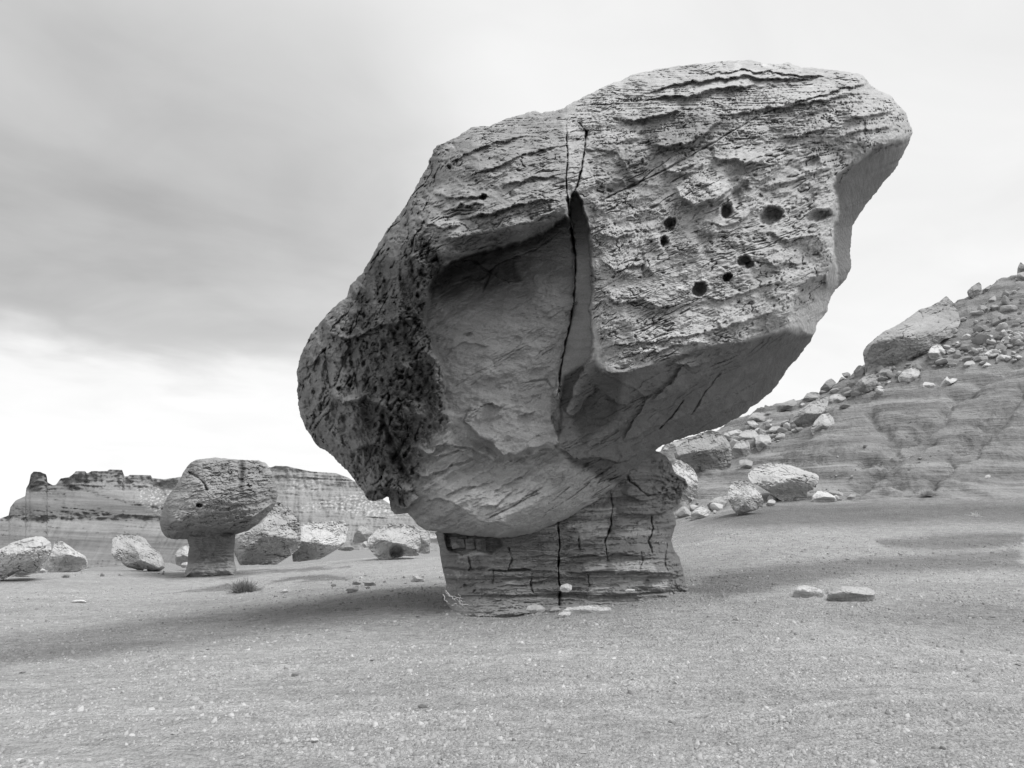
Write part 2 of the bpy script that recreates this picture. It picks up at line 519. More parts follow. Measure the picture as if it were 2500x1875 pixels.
def ground_tone(xs, ys, h):
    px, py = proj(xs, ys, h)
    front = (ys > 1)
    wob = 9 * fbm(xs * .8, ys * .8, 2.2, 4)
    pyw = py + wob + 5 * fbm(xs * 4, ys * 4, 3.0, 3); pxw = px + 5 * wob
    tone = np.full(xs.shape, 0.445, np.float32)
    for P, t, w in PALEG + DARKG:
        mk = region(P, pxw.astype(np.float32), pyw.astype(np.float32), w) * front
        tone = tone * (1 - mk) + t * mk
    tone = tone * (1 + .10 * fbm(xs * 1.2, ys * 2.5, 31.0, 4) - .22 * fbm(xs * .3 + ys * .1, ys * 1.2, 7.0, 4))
    for sx, sy, off in ((.16, 1.0, 6.2), (.16, 1.0, 6.9), (.1, 1.0, 8.3)):
        dd_ = ys - off - sx * xs - .25 * fbm(xs * .4, 0 * xs, off, 2)
        tone = tone * (1 + .10 * np.exp(-(dd_ / .12) ** 2) * front)
    return front, tone, pxw, pyw


def build_ground():
    a1 = np.radians(np.linspace(-38, 38, 800))
    a2 = np.radians(np.linspace(38, 322, 90)[1:-1])
    az = np.concatenate([a1, a2])
    r = np.concatenate([[0.6, 1.4, 2.4], np.exp(np.linspace(math.log(3.6), math.log(26), 210)), np.exp(np.linspace(math.log(26), math.log(75), 270))[1:],
                        np.exp(np.linspace(math.log(75), math.log(3000), 40))[1:]])
    A, R = np.meshgrid(az, r)
    x = R * np.sin(A); y = R * np.cos(A)
    xs, ys = x.ravel(), y.ravel()
    far = sst(420, 900, R.ravel())
    k = np.minimum(1, 420 / np.maximum(R.ravel(), 1))
    h = ground_h(xs * k, ys * k) * (1 - far) + far * (-6)
    px, py = proj(xs, ys, h)
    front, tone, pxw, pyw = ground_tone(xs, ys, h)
    hm = hill_mask(xs, ys)
    ht = 0.275 + 0.05 * fbm(xs * .3, ys * .3, 2.0, 4)
    b = h * 1.05 + 0.05 * xs
    ht += 0.05 * np.sin(b * 5 + 2 * fbm(xs * .2, ys * .2, 7.0, 2))
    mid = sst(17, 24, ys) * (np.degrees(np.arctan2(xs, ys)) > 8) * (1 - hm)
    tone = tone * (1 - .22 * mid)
    g = np.zeros(xs.shape, np.float64)
    for G in GULLY:
        gd = line_dist(G, pxw.astype(np.float32), pyw.astype(np.float32))[0]
        g = np.maximum(g, np.exp(-(gd / 13) ** 2))
    h = h - g * 0.42 * front * hm
    wv = .5 * fbm(xs * .2, ys * .2, 2.0, 2)
    for fr, sd in ((1.9, 1.), (4.3, 2.)):
        bb = (b + wv) * fr + .35 * fbm(xs * .5, ys * .5, sd, 3)
        ht -= .075 * np.exp(-(((bb % 1) - .5) / .09) ** 2) * sst(-.15, .25, fbm(xs * .25, ys * .25, sd + 3, 3))
    ht -= .09 * sst(.15, .4, fbm(xs * 1.1, h * 2.5, 6.0, 4)) * sst(.0, .25, fbm(xs * .2, ys * .2, 26.0, 3))
    ht -= 0.02 * g
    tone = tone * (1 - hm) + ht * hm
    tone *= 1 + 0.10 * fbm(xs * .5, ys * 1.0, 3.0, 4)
    tone = np.where(R.ravel() > 90, 0.30, tone)
    V = np.stack([xs, ys, h], 1)
    nr, na = R.shape
    i = np.arange(nr - 1)[:, None] * na; j = np.arange(na)[None]; jn = (j + 1) % na
    q = np.stack([i + j, i + na + j, i + na + jn, i + jn], -1).reshape(-1, 4)
    V = np.vstack([V, [[0, 0, 0]]]); tone = np.append(tone, .4)
    t = np.stack([np.full(na, len(V) - 1), np.arange(na), (np.arange(na) + 1) % na], -1)
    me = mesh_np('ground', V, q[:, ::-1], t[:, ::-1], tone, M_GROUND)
    me.materials.append(M_HILL)
    fm = (hm[q].mean(1) > .5).astype(np.int32) if len(me.polygons) == len(q) + len(t) else None
    if fm is not None: me.polygons.foreach_set('material_index', np.concatenate([fm, np.zeros(len(t), np.int32)]))
    return link('ground', me, kind='structure')


build_ground()


# ------------------------------------------------------------------ sculpted rocks
def resample(outline, n, jag=1.0, seed=0, f=0.05):
    p = np.asarray(outline, float)
    q = np.vstack([p, p[:1]])
    s = np.concatenate([[0], np.cumsum(np.linalg.norm(np.diff(q, axis=0), axis=1))])
    t = np.linspace(0, s[-1], n, endpoint=False)
    x = np.interp(t, s, q[:, 0]); y = np.interp(t, s, q[:, 1])
    # slight corner rounding
    k = max(1, int(n * 0.0018))
    for _ in range(2):
        x = (np.roll(x, k) + 2 * x + np.roll(x, -k)) / 4; y = (np.roll(y, k) + 2 * y + np.roll(y, -k)) / 4
    ax = np.roll(x, -2) - np.roll(x, 2); ay = np.roll(y, -2) - np.roll(y, 2)
    L = np.hypot(ax, ay) + 1e-9
    nx, ny = ay / L, -ax / L
    nn = fbm(x * f + seed, y * f, seed * 1.7, 4, 0.6) * jag + ridged(x * f * 4, y * f * 4, seed * 1.1, 3) * jag * .3
    return x + nx * nn, y + ny * nn, nx, ny


def sculpt(outline, center, Yfun, thick, nang, nrad, nback, jag=1.0, seed=0, jf=0.05, pw=1.5):
    """solid rock: its front is a relief over the outline, its back a rounded bulge.
    Yfun(px,py,e,s) -> distance ahead and tone"""
    ox, oy, nx, ny = resample(outline, nang, jag, seed, jf)
    cx, cy = center
    k = np.linspace(0, 1, nrad + 1)[1:]
    s = 1 - (1 - k) ** 1.12
    S = s[:, None]
    px = cx + S * (ox - cx)[None]; py = cy + S * (oy - cy)[None]
    dx, dy = ox - cx, oy - cy; L = np.hypot(dx, dy)
    cosn = np.abs(dx * nx + dy * ny) / L
    kk = max(3, nang // 60)
    ker = np.hanning(2 * kk + 1); ker /= ker.sum()
    cosn = np.convolve(np.concatenate([cosn[-kk:], cosn, cosn[:kk]]), ker, 'valid')
    e = (1 - S) * (L * np.maximum(cosn, .25))[None]
    fx = np.append(px.ravel(), cx).astype(np.float32); fy = np.append(py.ravel(), cy).astype(np.float32)
    ee = np.append(e.ravel(), e.max()).astype(np.float32); ss = np.append((S + 0 * px).ravel(), 0).astype(np.float32)
    Y, tone = Yfun(fx, fy, ee, ss)
    x, y, z = pos(fx, fy, Y)
    V = np.stack([x, y, z], 1)
    rim = V[(nrad - 1) * nang: nrad * nang]
    rt = tone[(nrad - 1) * nang: nrad * nang]
    C = rim.mean(0)
    sm = np.convolve(np.concatenate([rim[-kk:, 1], rim[:, 1], rim[:kk, 1]]), ker, 'valid')
    bs = np.linspace(1, 0, nback + 1)[1:-1]
    B = []; BT = []
    for b in bs:
        w = sst(1, .7, b)
        P = np.empty_like(rim)
        P[:, 0] = C[0] + b * (rim[:, 0] - C[0]); P[:, 2] = C[2] + b * (rim[:, 2] - C[2])
        yy = (1 - w) * rim[:, 1] + w * (sm * b + C[1] * (1 - b))
        P[:, 1] = yy + thick * (1 - b ** pw)
        P[:, 1] += thick * .12 * fbm(P[:, 0] * 1.5 / max(thick, .3), P[:, 2] * 1.5 / max(thick, .3), seed + 4.0, 3) * w
        B.append(P); BT.append(rt)
    B.append(np.array([[C[0], C[1] + thick, C[2]]]))
    V = np.vstack([V] + B); tone = np.concatenate([tone] + BT + [rt[:1]])
    j = np.arange(nang); jn = (j + 1) % nang
    def ringq(a, b): return np.stack([a + j, a + jn, b + jn, b + j], -1)
    Q = [ringq(i * nang, (i + 1) * nang) for i in range(nrad - 1)]
    c0 = nrad * nang
    T = [np.stack([np.full(nang, c0), jn, j], -1)]
    prev = (nrad - 1) * nang
    for i in range(len(bs)):
        cur = c0 + 1 + i * nang
        Q.append(ringq(prev, cur)); prev = cur
    last = c0 + 1 + len(bs) * nang
    T.append(np.stack([np.full(nang, last), prev + j, prev + jn], -1))
    Q = np.vstack(Q); T = np.vstack(T)
    # orientation: outward; the front must look at the camera
    area = 0.5 * np.sum(ox * np.roll(oy, -1) - np.roll(ox, -1) * oy)
    if area > 0: Q = Q[:, ::-1]; T = T[:, ::-1]
    PXY = np.concatenate([np.stack([fx, fy, 0 * fx], 1)] + [np.stack(proj(p[:, 0], p[:, 1], p[:, 2]) + (0 * p[:, 0] + 1,), 1) for p in B])
    return V, Q, T, tone, PXY


def roll(e, R, D):
    t = np.clip(e / R, 0, 1)
    return D * (1 - np.sqrt(1 - (1 - t) ** 2))


# ---- the great balanced boulder (all its points in 2212-wide coordinates, scaled by KK)
KK = 2500 / 2212.
def K(pts): return [(a * KK, b * KK) for a, b in pts]

BIG = [(1200, 240), (1220, 232), (1270, 205), (1330, 178), (1380, 160), (1420, 150), (1470, 143), (1520, 137), (1560, 133), (1610, 131),
       (1640, 136), (1680, 140), (1692, 139), (1698, 133), (1706, 138), (1712, 142), (1720, 144), (1760, 147), (1800, 152), (1815, 153), (1822, 157), (1840, 158), (1866, 163), (1874, 176),
       (1880, 185), (1905, 200), (1922, 206), (1932, 217), (1945, 232), (1962, 255), (1971, 285), (1963, 307), (1945, 340), (1935, 362),
       (1905, 398), (1870, 440), (1850, 470), (1838, 495), (1839, 520), (1836, 545), (1837, 580), (1825, 605), (1800, 630), (1790, 650), (1785, 675),
       (1765, 700), (1758, 725), (1735, 755), (1700, 800), (1680, 826), (1682, 830), (1645, 862), (1600, 897), (1560, 920), (1500, 937),
       (1460, 950), (1425, 965), (1400, 985), (1370, 1015), (1330, 1048), (1290, 1080), (1240, 1110), (1200, 1130), (1140, 1155),
       (1080, 1162), (1010, 1155), (960, 1148), (920, 1145), (900, 1130), (880, 1105), (865, 1112), (850, 1110), (843, 1095), (842, 1078),
       (838, 1070), (820, 1080), (800, 1082), (790, 1077), (786, 1060), (765, 1035), (745, 1010), (722, 990), (705, 972), (690, 965),
       (680, 955), (665, 930), (650, 900), (645, 870), (642, 820), (645, 785), (655, 755), (680, 710), (720, 665), (750, 640),
       (758, 615), (785, 590), (800, 560), (815, 535), (835, 500), (855, 475), (880, 440), (895, 410), (920, 370), (935, 330), (941, 318),
       (960, 308), (988, 298), (992, 292), (1005, 285), (1020, 275), (1060, 272), (1100, 255), (1150, 242), (1158, 238), (1165, 243), (1185, 241)]

BODY = [  # general body: px,py (2212), distance
    (1200, 240, 12.0), (1100, 255, 11.9), (1000, 290, 11.7), (935, 330, 11.8), (895, 410, 11.9), (835, 500, 12.0), (785, 590, 12.0),
    (720, 665, 12.2), (655, 755, 12.5), (642, 820, 12.7), (650, 900, 12.6), (690, 965, 12.3), (745, 1010, 12.1), (790, 1070, 11.9),
    (842, 1085, 11.8), (920, 1145, 11.5), (1010, 1155, 11.3), (1080, 1160, 11.25), (1200, 1130, 11.4), (1290, 1080, 11.6), (1370, 1015, 11.9),
    (1460, 950, 12.6), (1600, 900, 13.2), (1700, 800, 13.2), (1758, 725, 12.6), (1790, 650, 12.9), (1838, 560, 13.2), (1870, 440, 13.3), (1970, 285, 12.9),
    (1900, 200, 12.8), (1800, 150, 12.8), (1610, 131, 12.7), (1420, 150, 12.5), (1300, 190, 12.2),
    # upper left block, brow
    (1150, 290, 11.2), (1050, 320, 10.9), (960, 380, 11.0), (1200, 400, 10.35), (1080, 450, 10.0), (1000, 500, 10.0), (945, 560, 10.15), (1200, 455, 10.2),
    (1120, 532, 10.95), (1020, 574, 10.9), (1200, 505, 11.0), (1120, 510, 10.35), (1010, 552, 10.3), (1110, 488, 9.95), (1000, 535, 9.98), (930, 640, 10.3), (900, 480, 10.6), (860, 560, 10.7),
    # left face
    (900, 700, 10.35), (850, 650, 10.7), (800, 700, 11.0), (800, 800, 10.95), (880, 800, 10.45), (740, 760, 11.5), (720, 850, 11.55), (700, 900, 11.7),
    (780, 900, 11.15), (760, 980, 11.6), (830, 930, 11.15), (850, 1030, 11.35), (800, 1040, 11.7), (900, 900, 10.8),
    # lower lobe
    (920, 960, 11.2), (1000, 1000, 11.2), (1080, 1040, 11.0), (1000, 1090, 10.9), (1080, 1125, 10.72), (1200, 1050, 10.95), (1260, 1020, 11.15), (920, 1080, 11.3), (1180, 1100, 10.9), (1290, 1000, 11.3), (980, 1050, 11.05),
    # right face
    (1285, 300, 11.25), (1290, 450, 10.7), (1285, 600, 10.3), (1290, 700, 10.05), (1300, 780, 9.9), (1250, 880, 10.6), (1245, 985, 10.75), (1210, 980, 10.95),
    (1400, 220, 11.75), (1600, 190, 12.0), (1800, 200, 12.1), (1450, 300, 11.2), (1600, 300, 11.4), (1750, 300, 11.6), (1900, 260, 12.1),
    (1450, 450, 10.65), (1600, 450, 10.8), (1750, 450, 11.2), (1450, 600, 10.2), (1600, 600, 10.45), (1750, 560, 11.05), (1800, 450, 11.4),
    (1400, 720, 9.95), (1550, 700, 10.2), (1650, 680, 10.5), (1710, 690, 10.7), (1345, 795, 9.85), (1420, 785, 9.95), (1500, 755, 10.1), (1600, 738, 10.4), (1700, 715, 10.7), (1800, 560, 11.4), (1775, 620, 11.5),
    (1850, 330, 11.9), (1930, 310, 12.2),
    # underside
    (1400, 860, 10.7), (1300, 920, 10.75), (1500, 850, 11.2), (1600, 820, 11.8), (1450, 910, 11.8), (1350, 970, 11.4), (1700, 760, 12.0), (1550, 890, 12.4), (1300, 1020, 11.35),
]
R_SCOOP = [(925, 640), (935, 600), (965, 575), (1000, 556), (1060, 540), (1120, 525), (1170, 505), (1205, 480), (1222, 470), (1232, 480), (1243, 550), (1241, 640),
           (1232, 700), (1218, 750), (1210, 810), (1200, 850), (1212, 880), (1215, 930), (1200, 955), (1160, 970), (1120, 985), (1080, 985), (1040, 945), (1000, 915), (965, 885),
           (955, 850), (962, 810), (945, 770), (930, 720), (915, 680)]
S_SCOOP = [(1000, 570, 11.75), (1100, 545, 11.75), (1200, 495, 11.5), (940, 640, 11.2), (1060, 600, 11.6), (1120, 640, 11.25), (1010, 650, 11.2), (1220, 620, 11.05), (1000, 720, 10.9), (1100, 720, 11.0),
           (1210, 740, 11.0), (980, 820, 10.95), (1100, 820, 11.0), (1200, 830, 11.0), (1050, 900, 10.95), (1130, 940, 10.85), (1200, 930, 10.9), (1100, 980, 10.8), (970, 880, 11.0)]
R_FRAC = [(1230, 430), (1246, 415), (1258, 440), (1272, 500), (1280, 600), (1276, 700), (1282, 760), (1262, 790), (1235, 850), (1222, 890), (1208, 880), (1208, 800), (1220, 740), (1236, 680), (1243, 610), (1240, 530), (1234, 480)]
S_FRAC = [(1230, 270, 11.5), (1262, 280, 11.5), (1235, 420, 11.5), (1262, 420, 11.5), (1240, 500, 11.45), (1265, 500, 11.3), (1240, 570, 11.05), (1278, 570, 10.85), (1238, 680, 10.98), (1276, 680, 10.7),
          (1215, 800, 10.95), (1275, 780, 10.5), (1215, 880, 10.85), (1245, 850, 10.6)]
R_NOSE = [(1802, 405), (1806, 385), (1822, 368), (1850, 350), (1890, 322), (1925, 308), (1950, 305), (1975, 300), (1990, 330), (1930, 420), (1880, 480), (1860, 520), (1850, 600), (1840, 640),
          (1800, 650), (1812, 600), (1806, 560), (1800, 520), (1806, 480), (1812, 440)]
S_NOSE = [(1806, 400, 12.3), (1850, 355, 12.3), (1920, 312, 12.4), (1965, 305, 12.9), (1850, 420, 12.9), (1900, 370, 12.8), (1820, 480, 13.0), (1850, 480, 13.3), (1820, 580, 13.0), (1840, 560, 13.3), (1810, 620, 13.0)]
R_CHIP = [(1715, 650), (1725, 625), (1755, 605), (1778, 598), (1792, 640), (1785, 675), (1765, 700), (1760, 728), (1738, 722), (1712, 700), (1705, 670)]
S_CHIP = [(1712, 660, 10.9), (1740, 620, 11.2), (1780, 610, 11.9), (1715, 700, 10.95), (1750, 680, 11.6), (1760, 715, 12.0), (1780, 660, 12.3)]
R_FLAKE = [(1000, 912), (1010, 890), (1060, 868), (1120, 870), (1190, 900), (1210, 960), (1170, 970), (1150, 985), (1125, 990), (1095, 990), (1075, 975), (1060, 955), (1035, 940)]


def big_Y(px, py, e, s):
    u = px / KK; v = py / KK; e = e / KK
    wn_ = fbm(u / 30, v / 30, 3.0, 4, .6); wn2 = fbm(u / 30, v / 30, 9.0, 4, .6)
    a = (u + 13 * wn_).astype(np.float32); b = (v + 13 * wn2).astype(np.float32)
    a1 = (u + 14 * fbm(u / 70, v / 70, 1.0, 4)).astype(np.float32); b1 = (v + 14 * fbm(u / 70, v / 70, 6.0, 4)).astype(np.float32)
    sc_ = 1 / 400.
    def R(ct): return rbf([(x * sc_, y * sc_, z) for x, y, z in ct], (u * sc_, v * sc_), 1e-4).astype(np.float64)
    Y = R(BODY)
    m_sc = region(R_SCOOP, a, b, 5); m_fr = region(R_FRAC, a, b, 3.5); m_no = region(R_NOSE, a, b, 4); m_ch = region(R_CHIP, a, b, 5)
    Y = Y * (1 - m_sc) + R(S_SCOOP) * m_sc
    Y = Y * (1 - m_fr) + R(S_FRAC) * m_fr
    Y = Y * (1 - m_no) + R(S_NOSE) * m_no
    Y = Y * (1 - m_ch) + R(S_CHIP) * m_ch
    m_fl = region(R_FLAKE, a, b, 2.5)
    Y -= 0.20 * m_fl
    for P, am in [([(1458, 402), (1500, 384), (1575, 396), (1622, 378), (1604, 402), (1565, 430), (1500, 446), (1470, 432)], .12), ([(1592, 332), (1650, 336), (1658, 352), (1610, 362), (1590, 350)], .10),
                  ([(1425, 345), (1470, 335), (1520, 350), (1500, 378), (1445, 376)], .08), ([(1540, 318), (1585, 318), (1590, 345), (1550, 345)], .07), ([(1500, 480), (1540, 470), (1556, 500), (1510, 510)], .07),
                  ([(1400, 246), (1480, 238), (1550, 262), (1510, 300), (1480, 316), (1410, 318), (1395, 285)], .10), ([(1380, 520), (1425, 500), (1440, 560), (1400, 580)], .07), ([(1600, 520), (1700, 540), (1690, 575), (1620, 560)], .05),
                  ([(1266, 320), (1330, 330), (1380, 400), (1290, 440)], -.08), ([(1700, 228), (1850, 190), (1870, 215), (1720, 250)], .07)]:
        Y -= am * region(P, a, b, 2.2)
    # facets of the boulder, used for relief and colour
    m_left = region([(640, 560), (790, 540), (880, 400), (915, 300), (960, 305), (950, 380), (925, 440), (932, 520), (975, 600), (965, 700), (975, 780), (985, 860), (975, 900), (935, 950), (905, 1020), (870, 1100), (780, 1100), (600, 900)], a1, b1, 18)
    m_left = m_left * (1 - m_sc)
    m_brow = region([(925, 300), (1000, 260), (1220, 235), (1225, 470), (1170, 505), (1060, 540), (965, 575), (925, 640), (890, 560), (880, 420)], a1, b1, 10)
    m_right = region([(1280, 180), (1400, 120), (1700, 110), (2000, 200), (1990, 300), (1850, 350), (1805, 400), (1808, 560), (1770, 620), (1710, 700), (1600, 738), (1500, 755), (1420, 785), (1345, 800), (1300, 785), (1283, 700), (1275, 500), (1262, 430), (1240, 430), (1226, 400), (1222, 250)], a1, b1, 8)
    m_right = np.maximum(m_right, .6 * m_ch)
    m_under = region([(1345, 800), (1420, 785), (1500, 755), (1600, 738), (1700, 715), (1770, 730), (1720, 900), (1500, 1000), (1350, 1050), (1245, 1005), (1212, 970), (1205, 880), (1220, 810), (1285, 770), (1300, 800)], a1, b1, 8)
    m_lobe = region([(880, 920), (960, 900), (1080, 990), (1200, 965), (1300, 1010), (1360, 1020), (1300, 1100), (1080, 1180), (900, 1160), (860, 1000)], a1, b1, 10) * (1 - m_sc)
    m_top = sst(290, 200, v - 0.0 * u + 40 * wn_) * m_right
    # bedding relief
    th = -0.32 + 0.28 * sst(330, 180, v)                  # beds flatten towards the top
    al = u * np.cos(th) + v * np.sin(th); ac = -u * np.sin(th) + v * np.cos(th)
    ac = ac + 16 * fbm(u / 130, v / 130, 4.0, 3)
    nb = fbm(al / 95, ac / 17, 2.0, 5, .55)
    st = terr(nb * 5 + 40, .22) / 5 - 8 - nb * .55
    msk = sst(-.35, .35, fbm(u / 60, v / 45, 12.0, 3))
    rough = 0.15 * m_right + 0.20 * m_top + 0.24 * m_brow * (1 - m_sc)
    Y += rough * 0.85 * st * (0.35 + 0.65 * msk)
    sawt = ac / 21 + 0.9 * fbm(al / 60, ac / 40, 7.0, 3)
    saw = sawt - np.floor(sawt)
    Y -= (0.0 * m_right + 0.03 * m_top + 0.012 * m_brow) * (saw - sst(.86, 1.0, saw)) * sst(-.1, .35, fbm(al / 70, ac / 30, 17.0, 2))
    Y += (0.15 * m_right + 0.20 * m_brow) * fbm(u / 55, v / 36, 21.0, 5, .6) + .25 * (m_right + m_brow) * fbm(u / 160, v / 110, 25.0, 2)
    n_f = fbm(u / 12, v / 8, 31.0, 4, .7)
    Y += (0.030 * m_right + .035 * m_brow + .02 * m_under + 0.016 * m_sc + 0.02 * m_lobe) * n_f
    Y += (m_right + m_brow) * (.13 * crev(al, ac, 100, 16, 71., .03, .0, .35) + .05 * crev(al, ac, 40, 9, 73., .05, .0, .35) + .10 * crev(al, ac, 46, 24, 75., .022, .05, .35))
    Y += m_left * (.18 * crev(u * .9 + v * .5, v * .9 - u * .5, 26, 75, 77., .04) + .12 * crev(u, v, 22, 20, 79., .05, .0, .3))
    Y += (m_sc * .03 + m_lobe * .09 + m_under * .06) * crev(u * .86 - v * .5, v * .86 + u * .5, 150, 17, 81., .022, .1, .35)
    Y += .10 * m_left * sst(.32, .5, perlin(u / 13, v / 15, 83.)) + .07 * (m_right + m_brow) * sst(.42, .6, perlin(u / 15, v / 11, 85.))
    al3 = u * .93 - v * .36; ac3 = v * .93 + u * .36
    for L1, L2, q_, A_, sd in ((75, 34, 7, .50, 61.), (30, 15, 5, .22, 63.)):
        nn = fbm(al3 / L1, ac3 / L2, sd, 4, .5)
        gate = sst(-.15, .25, fbm(u / 70, v / 60, sd + 9, 3))
        Y += A_ * .8 * (m_right + m_brow * .8) * gate * (terr(nn * q_ + 40, .12) / q_ - 40 / q_ - .6 * nn)
    # craggy left face
    c1 = (u * .94 - v * .34); c2 = (v * .94 + u * .34)
    rg = ridged(c1 / 60, c2 / 110, 5.0, 6, .66)
    Y -= 0.42 * m_left * (rg - .3)
    Y += 0.10 * m_left * fbm(u / 12, v / 16, 3.0, 4, .7)
    # thin plates on the smooth faces
    for mm, amp, q, L1, L2, sd in ((m_sc, .09, 7, 60, 34, 3.), (m_lobe, .20, 7, 90, 24, 5.), (m_under, .14, 5, 150, 34, 8.)):
        tq = -.45 if sd > 4 else -.2
        al2 = u * math.cos(tq) + v * math.sin(tq); ac2 = -u * math.sin(tq) + v * math.cos(tq)
        nn = fbm(al2 / L1, ac2 / L2, sd, 4)
        Y += amp * mm * (terr(nn * q + 40, .15) / q - 40 / q)
    Y += .12 * (m_sc + m_under + m_lobe) * fbm(u / 80, v / 70, 15.0, 5, .55)
    # edge rounding
    side = sst(0, 1, (v - 240) / 700.)
    Y += roll(e, 75 - 35 * side, 0.55 - 0.35 * side)
    # ledges
    for P, am, fl in [
        ([(1380, 205), (1430, 190), (1520, 172), (1600, 166), (1700, 172), (1770, 168)], .16, 14),
        ([(1400, 218), (1440, 207), (1500, 205), (1560, 190), (1640, 181)], .18, 12),
        ([(1500, 160), (1600, 152), (1700, 158), (1800, 170)], .12, 10),
        ([(1330, 262), (1370, 258), (1440, 245), (1475, 240)], .16, 14),
        ([(1560, 252), (1650, 235), (1760, 220), (1850, 205)], .12, 14),
        ([(1690, 228), (1760, 210), (1800, 198), (1880, 180)], .14, 12),
        ([(1400, 312), (1440, 318), (1480, 308), (1520, 290), (1560, 262)], .22, 30),
        ([(1460, 400), (1470, 425), (1500, 442), (1545, 430), (1590, 402)], .17, 22),
        ([(1580, 340), (1600, 352), (1640, 352), (1660, 338)], .13, 12),
        ([(1540, 335), (1560, 345), (1590, 342)], .08, 9),
        ([(1425, 350), (1440, 372), (1470, 368), (1510, 350)], .10, 16),
        ([(1530, 475), (1560, 490), (1600, 478), (1640, 440)], .06, 10),
        ([(1640, 410), (1700, 395), (1760, 372), (1800, 360)], .06, 9),
        ([(1820, 258), (1870, 250), (1940, 240)], .14, 14),
        ([(1800, 300), (1860, 282), (1930, 272)], .10, 14),
        ([(1640, 560), (1680, 575), (1740, 565)], .06, 14),
        ([(1290, 560), (1330, 585), (1390, 570), (1420, 600)], .07, 20),
        ([(1285, 760), (1330, 745), (1400, 740), (1500, 722), (1600, 700)], .06, 14),
        ([(1540, 690), (1560, 708), (1620, 690), (1680, 670)], .07, 12),
        ([(1440, 778), (1500, 795), (1560, 770), (1640, 745)], .12, 12),
        ([(1290, 800), (1340, 822), (1400, 860), (1340, 960)], .05, 30),
        ([(1000, 385), (1060, 365), (1120, 338), (1170, 322), (1222, 312)], .09, 14),
        ([(1000, 470), (1060, 462), (1120, 440), (1170, 430), (1215, 440)], .16, 20),
        ([(945, 520), (1010, 510), (1080, 495), (1150, 480), (1220, 445)], .16, 18),
        ([(930, 420), (980, 430), (1060, 420)], .10, 16),
        ([(960, 350), (1010, 330), (1080, 305), (1150, 290)], .09, 12),
        ([(900, 1000), (950, 960), (1020, 968), (1090, 1010)], .10, 24),
        ([(870, 1010), (920, 1030), (990, 1000), (1040, 985)], .09, 16),
        ([(960, 1068), (1020, 1050), (1080, 1035)], .05, 10),
        ([(1060, 1062), (1110, 1040), (1150, 1012)], .06, 10),
        ([(1030, 1100), (1080, 1085), (1110, 1062)], .07, 12),
        ([(700, 840), (740, 870), (790, 860), (850, 900), (930, 905)], .22, 40),
        ([(760, 970), (810, 960), (860, 985)], .16, 26),
        ([(880, 960), (930, 985), (990, 975), (1040, 1000)], .10, 16), ([(900, 1090), (950, 1075), (1000, 1100), (1050, 1128), (1120, 1140)], .07, 14), ([(1120, 900), (1160, 885), (1200, 905)], .05, 12), ([(1010, 890), (1050, 872), (1090, 880)], .10, 12),
        ([(960, 760), (1000, 740), (1060, 750)], .03, 20), ([(1300, 850), (1360, 880), (1440, 860), (1500, 830)], .10, 20), ([(1340, 960), (1400, 930), (1480, 900), (1540, 870)], .12, 20),
        ([(790, 1064), (830, 1052), (880, 1066), (900, 1048)], .26, 26),
        ([(850, 1092), (880, 1098), (905, 1075)], .16, 20),
        ([(700, 720), (760, 735), (830, 700), (900, 690)], .14, 34),
        ([(650, 800), (700, 770), (740, 790)], .10, 20),
        ([(990, 598), (1030, 606), (1060, 590), (1100, 612), (1130, 606)], -.09, 40),
        ([(1140, 985), (1180, 975), (1205, 962)], .12, 14),
        ([(1190, 958), (1215, 968), (1236, 990), (1250, 998), (1275, 985), (1330, 1000), (1380, 985)], .26, 30),
        ([(1255, 985), (1320, 935), (1400, 890), (1480, 840), (1540, 800)], .14, 26), ([(1400, 985), (1480, 930), (1560, 890), (1640, 850)], .10, 24),
        ([(1210, 880), (1232, 900), (1262, 870), (1290, 830)], .12, 20), ([(1440, 800), (1470, 790), (1450, 830), (1400, 870)], .08, 20), ([(1290, 792), (1320, 806), (1345, 808), (1380, 796), (1420, 790)], .07, 18), ([(1400, 792), (1440, 770), (1500, 762), (1560, 742), (1620, 738), (1700, 716)], .07, 16), ([(1340, 770), (1400, 762), (1470, 745), (1540, 740)], .08, 10),
        ([(1300, 640), (1340, 655), (1400, 640)], .06, 14), ([(1290, 500), (1330, 515), (1380, 500)], .07, 16), ([(1650, 500), (1700, 520), (1770, 505)], .07, 16),
        ([(1500, 640), (1560, 650), (1640, 620), (1700, 610)], .06, 14), ([(1370, 640), (1430, 665), (1500, 655)], .06, 16), ([(1680, 300), (1740, 290), (1800, 270)], .08, 14),
        ([(950, 460), (1000, 445), (1050, 440)], .09, 14), ([(1080, 400), (1150, 385), (1215, 380)], .09, 14), ([(910, 480), (960, 495), (1000, 485)], .09, 14),
    ]:
        ledge(Y, P, a, b, am * 1.7, fl, 1.3)
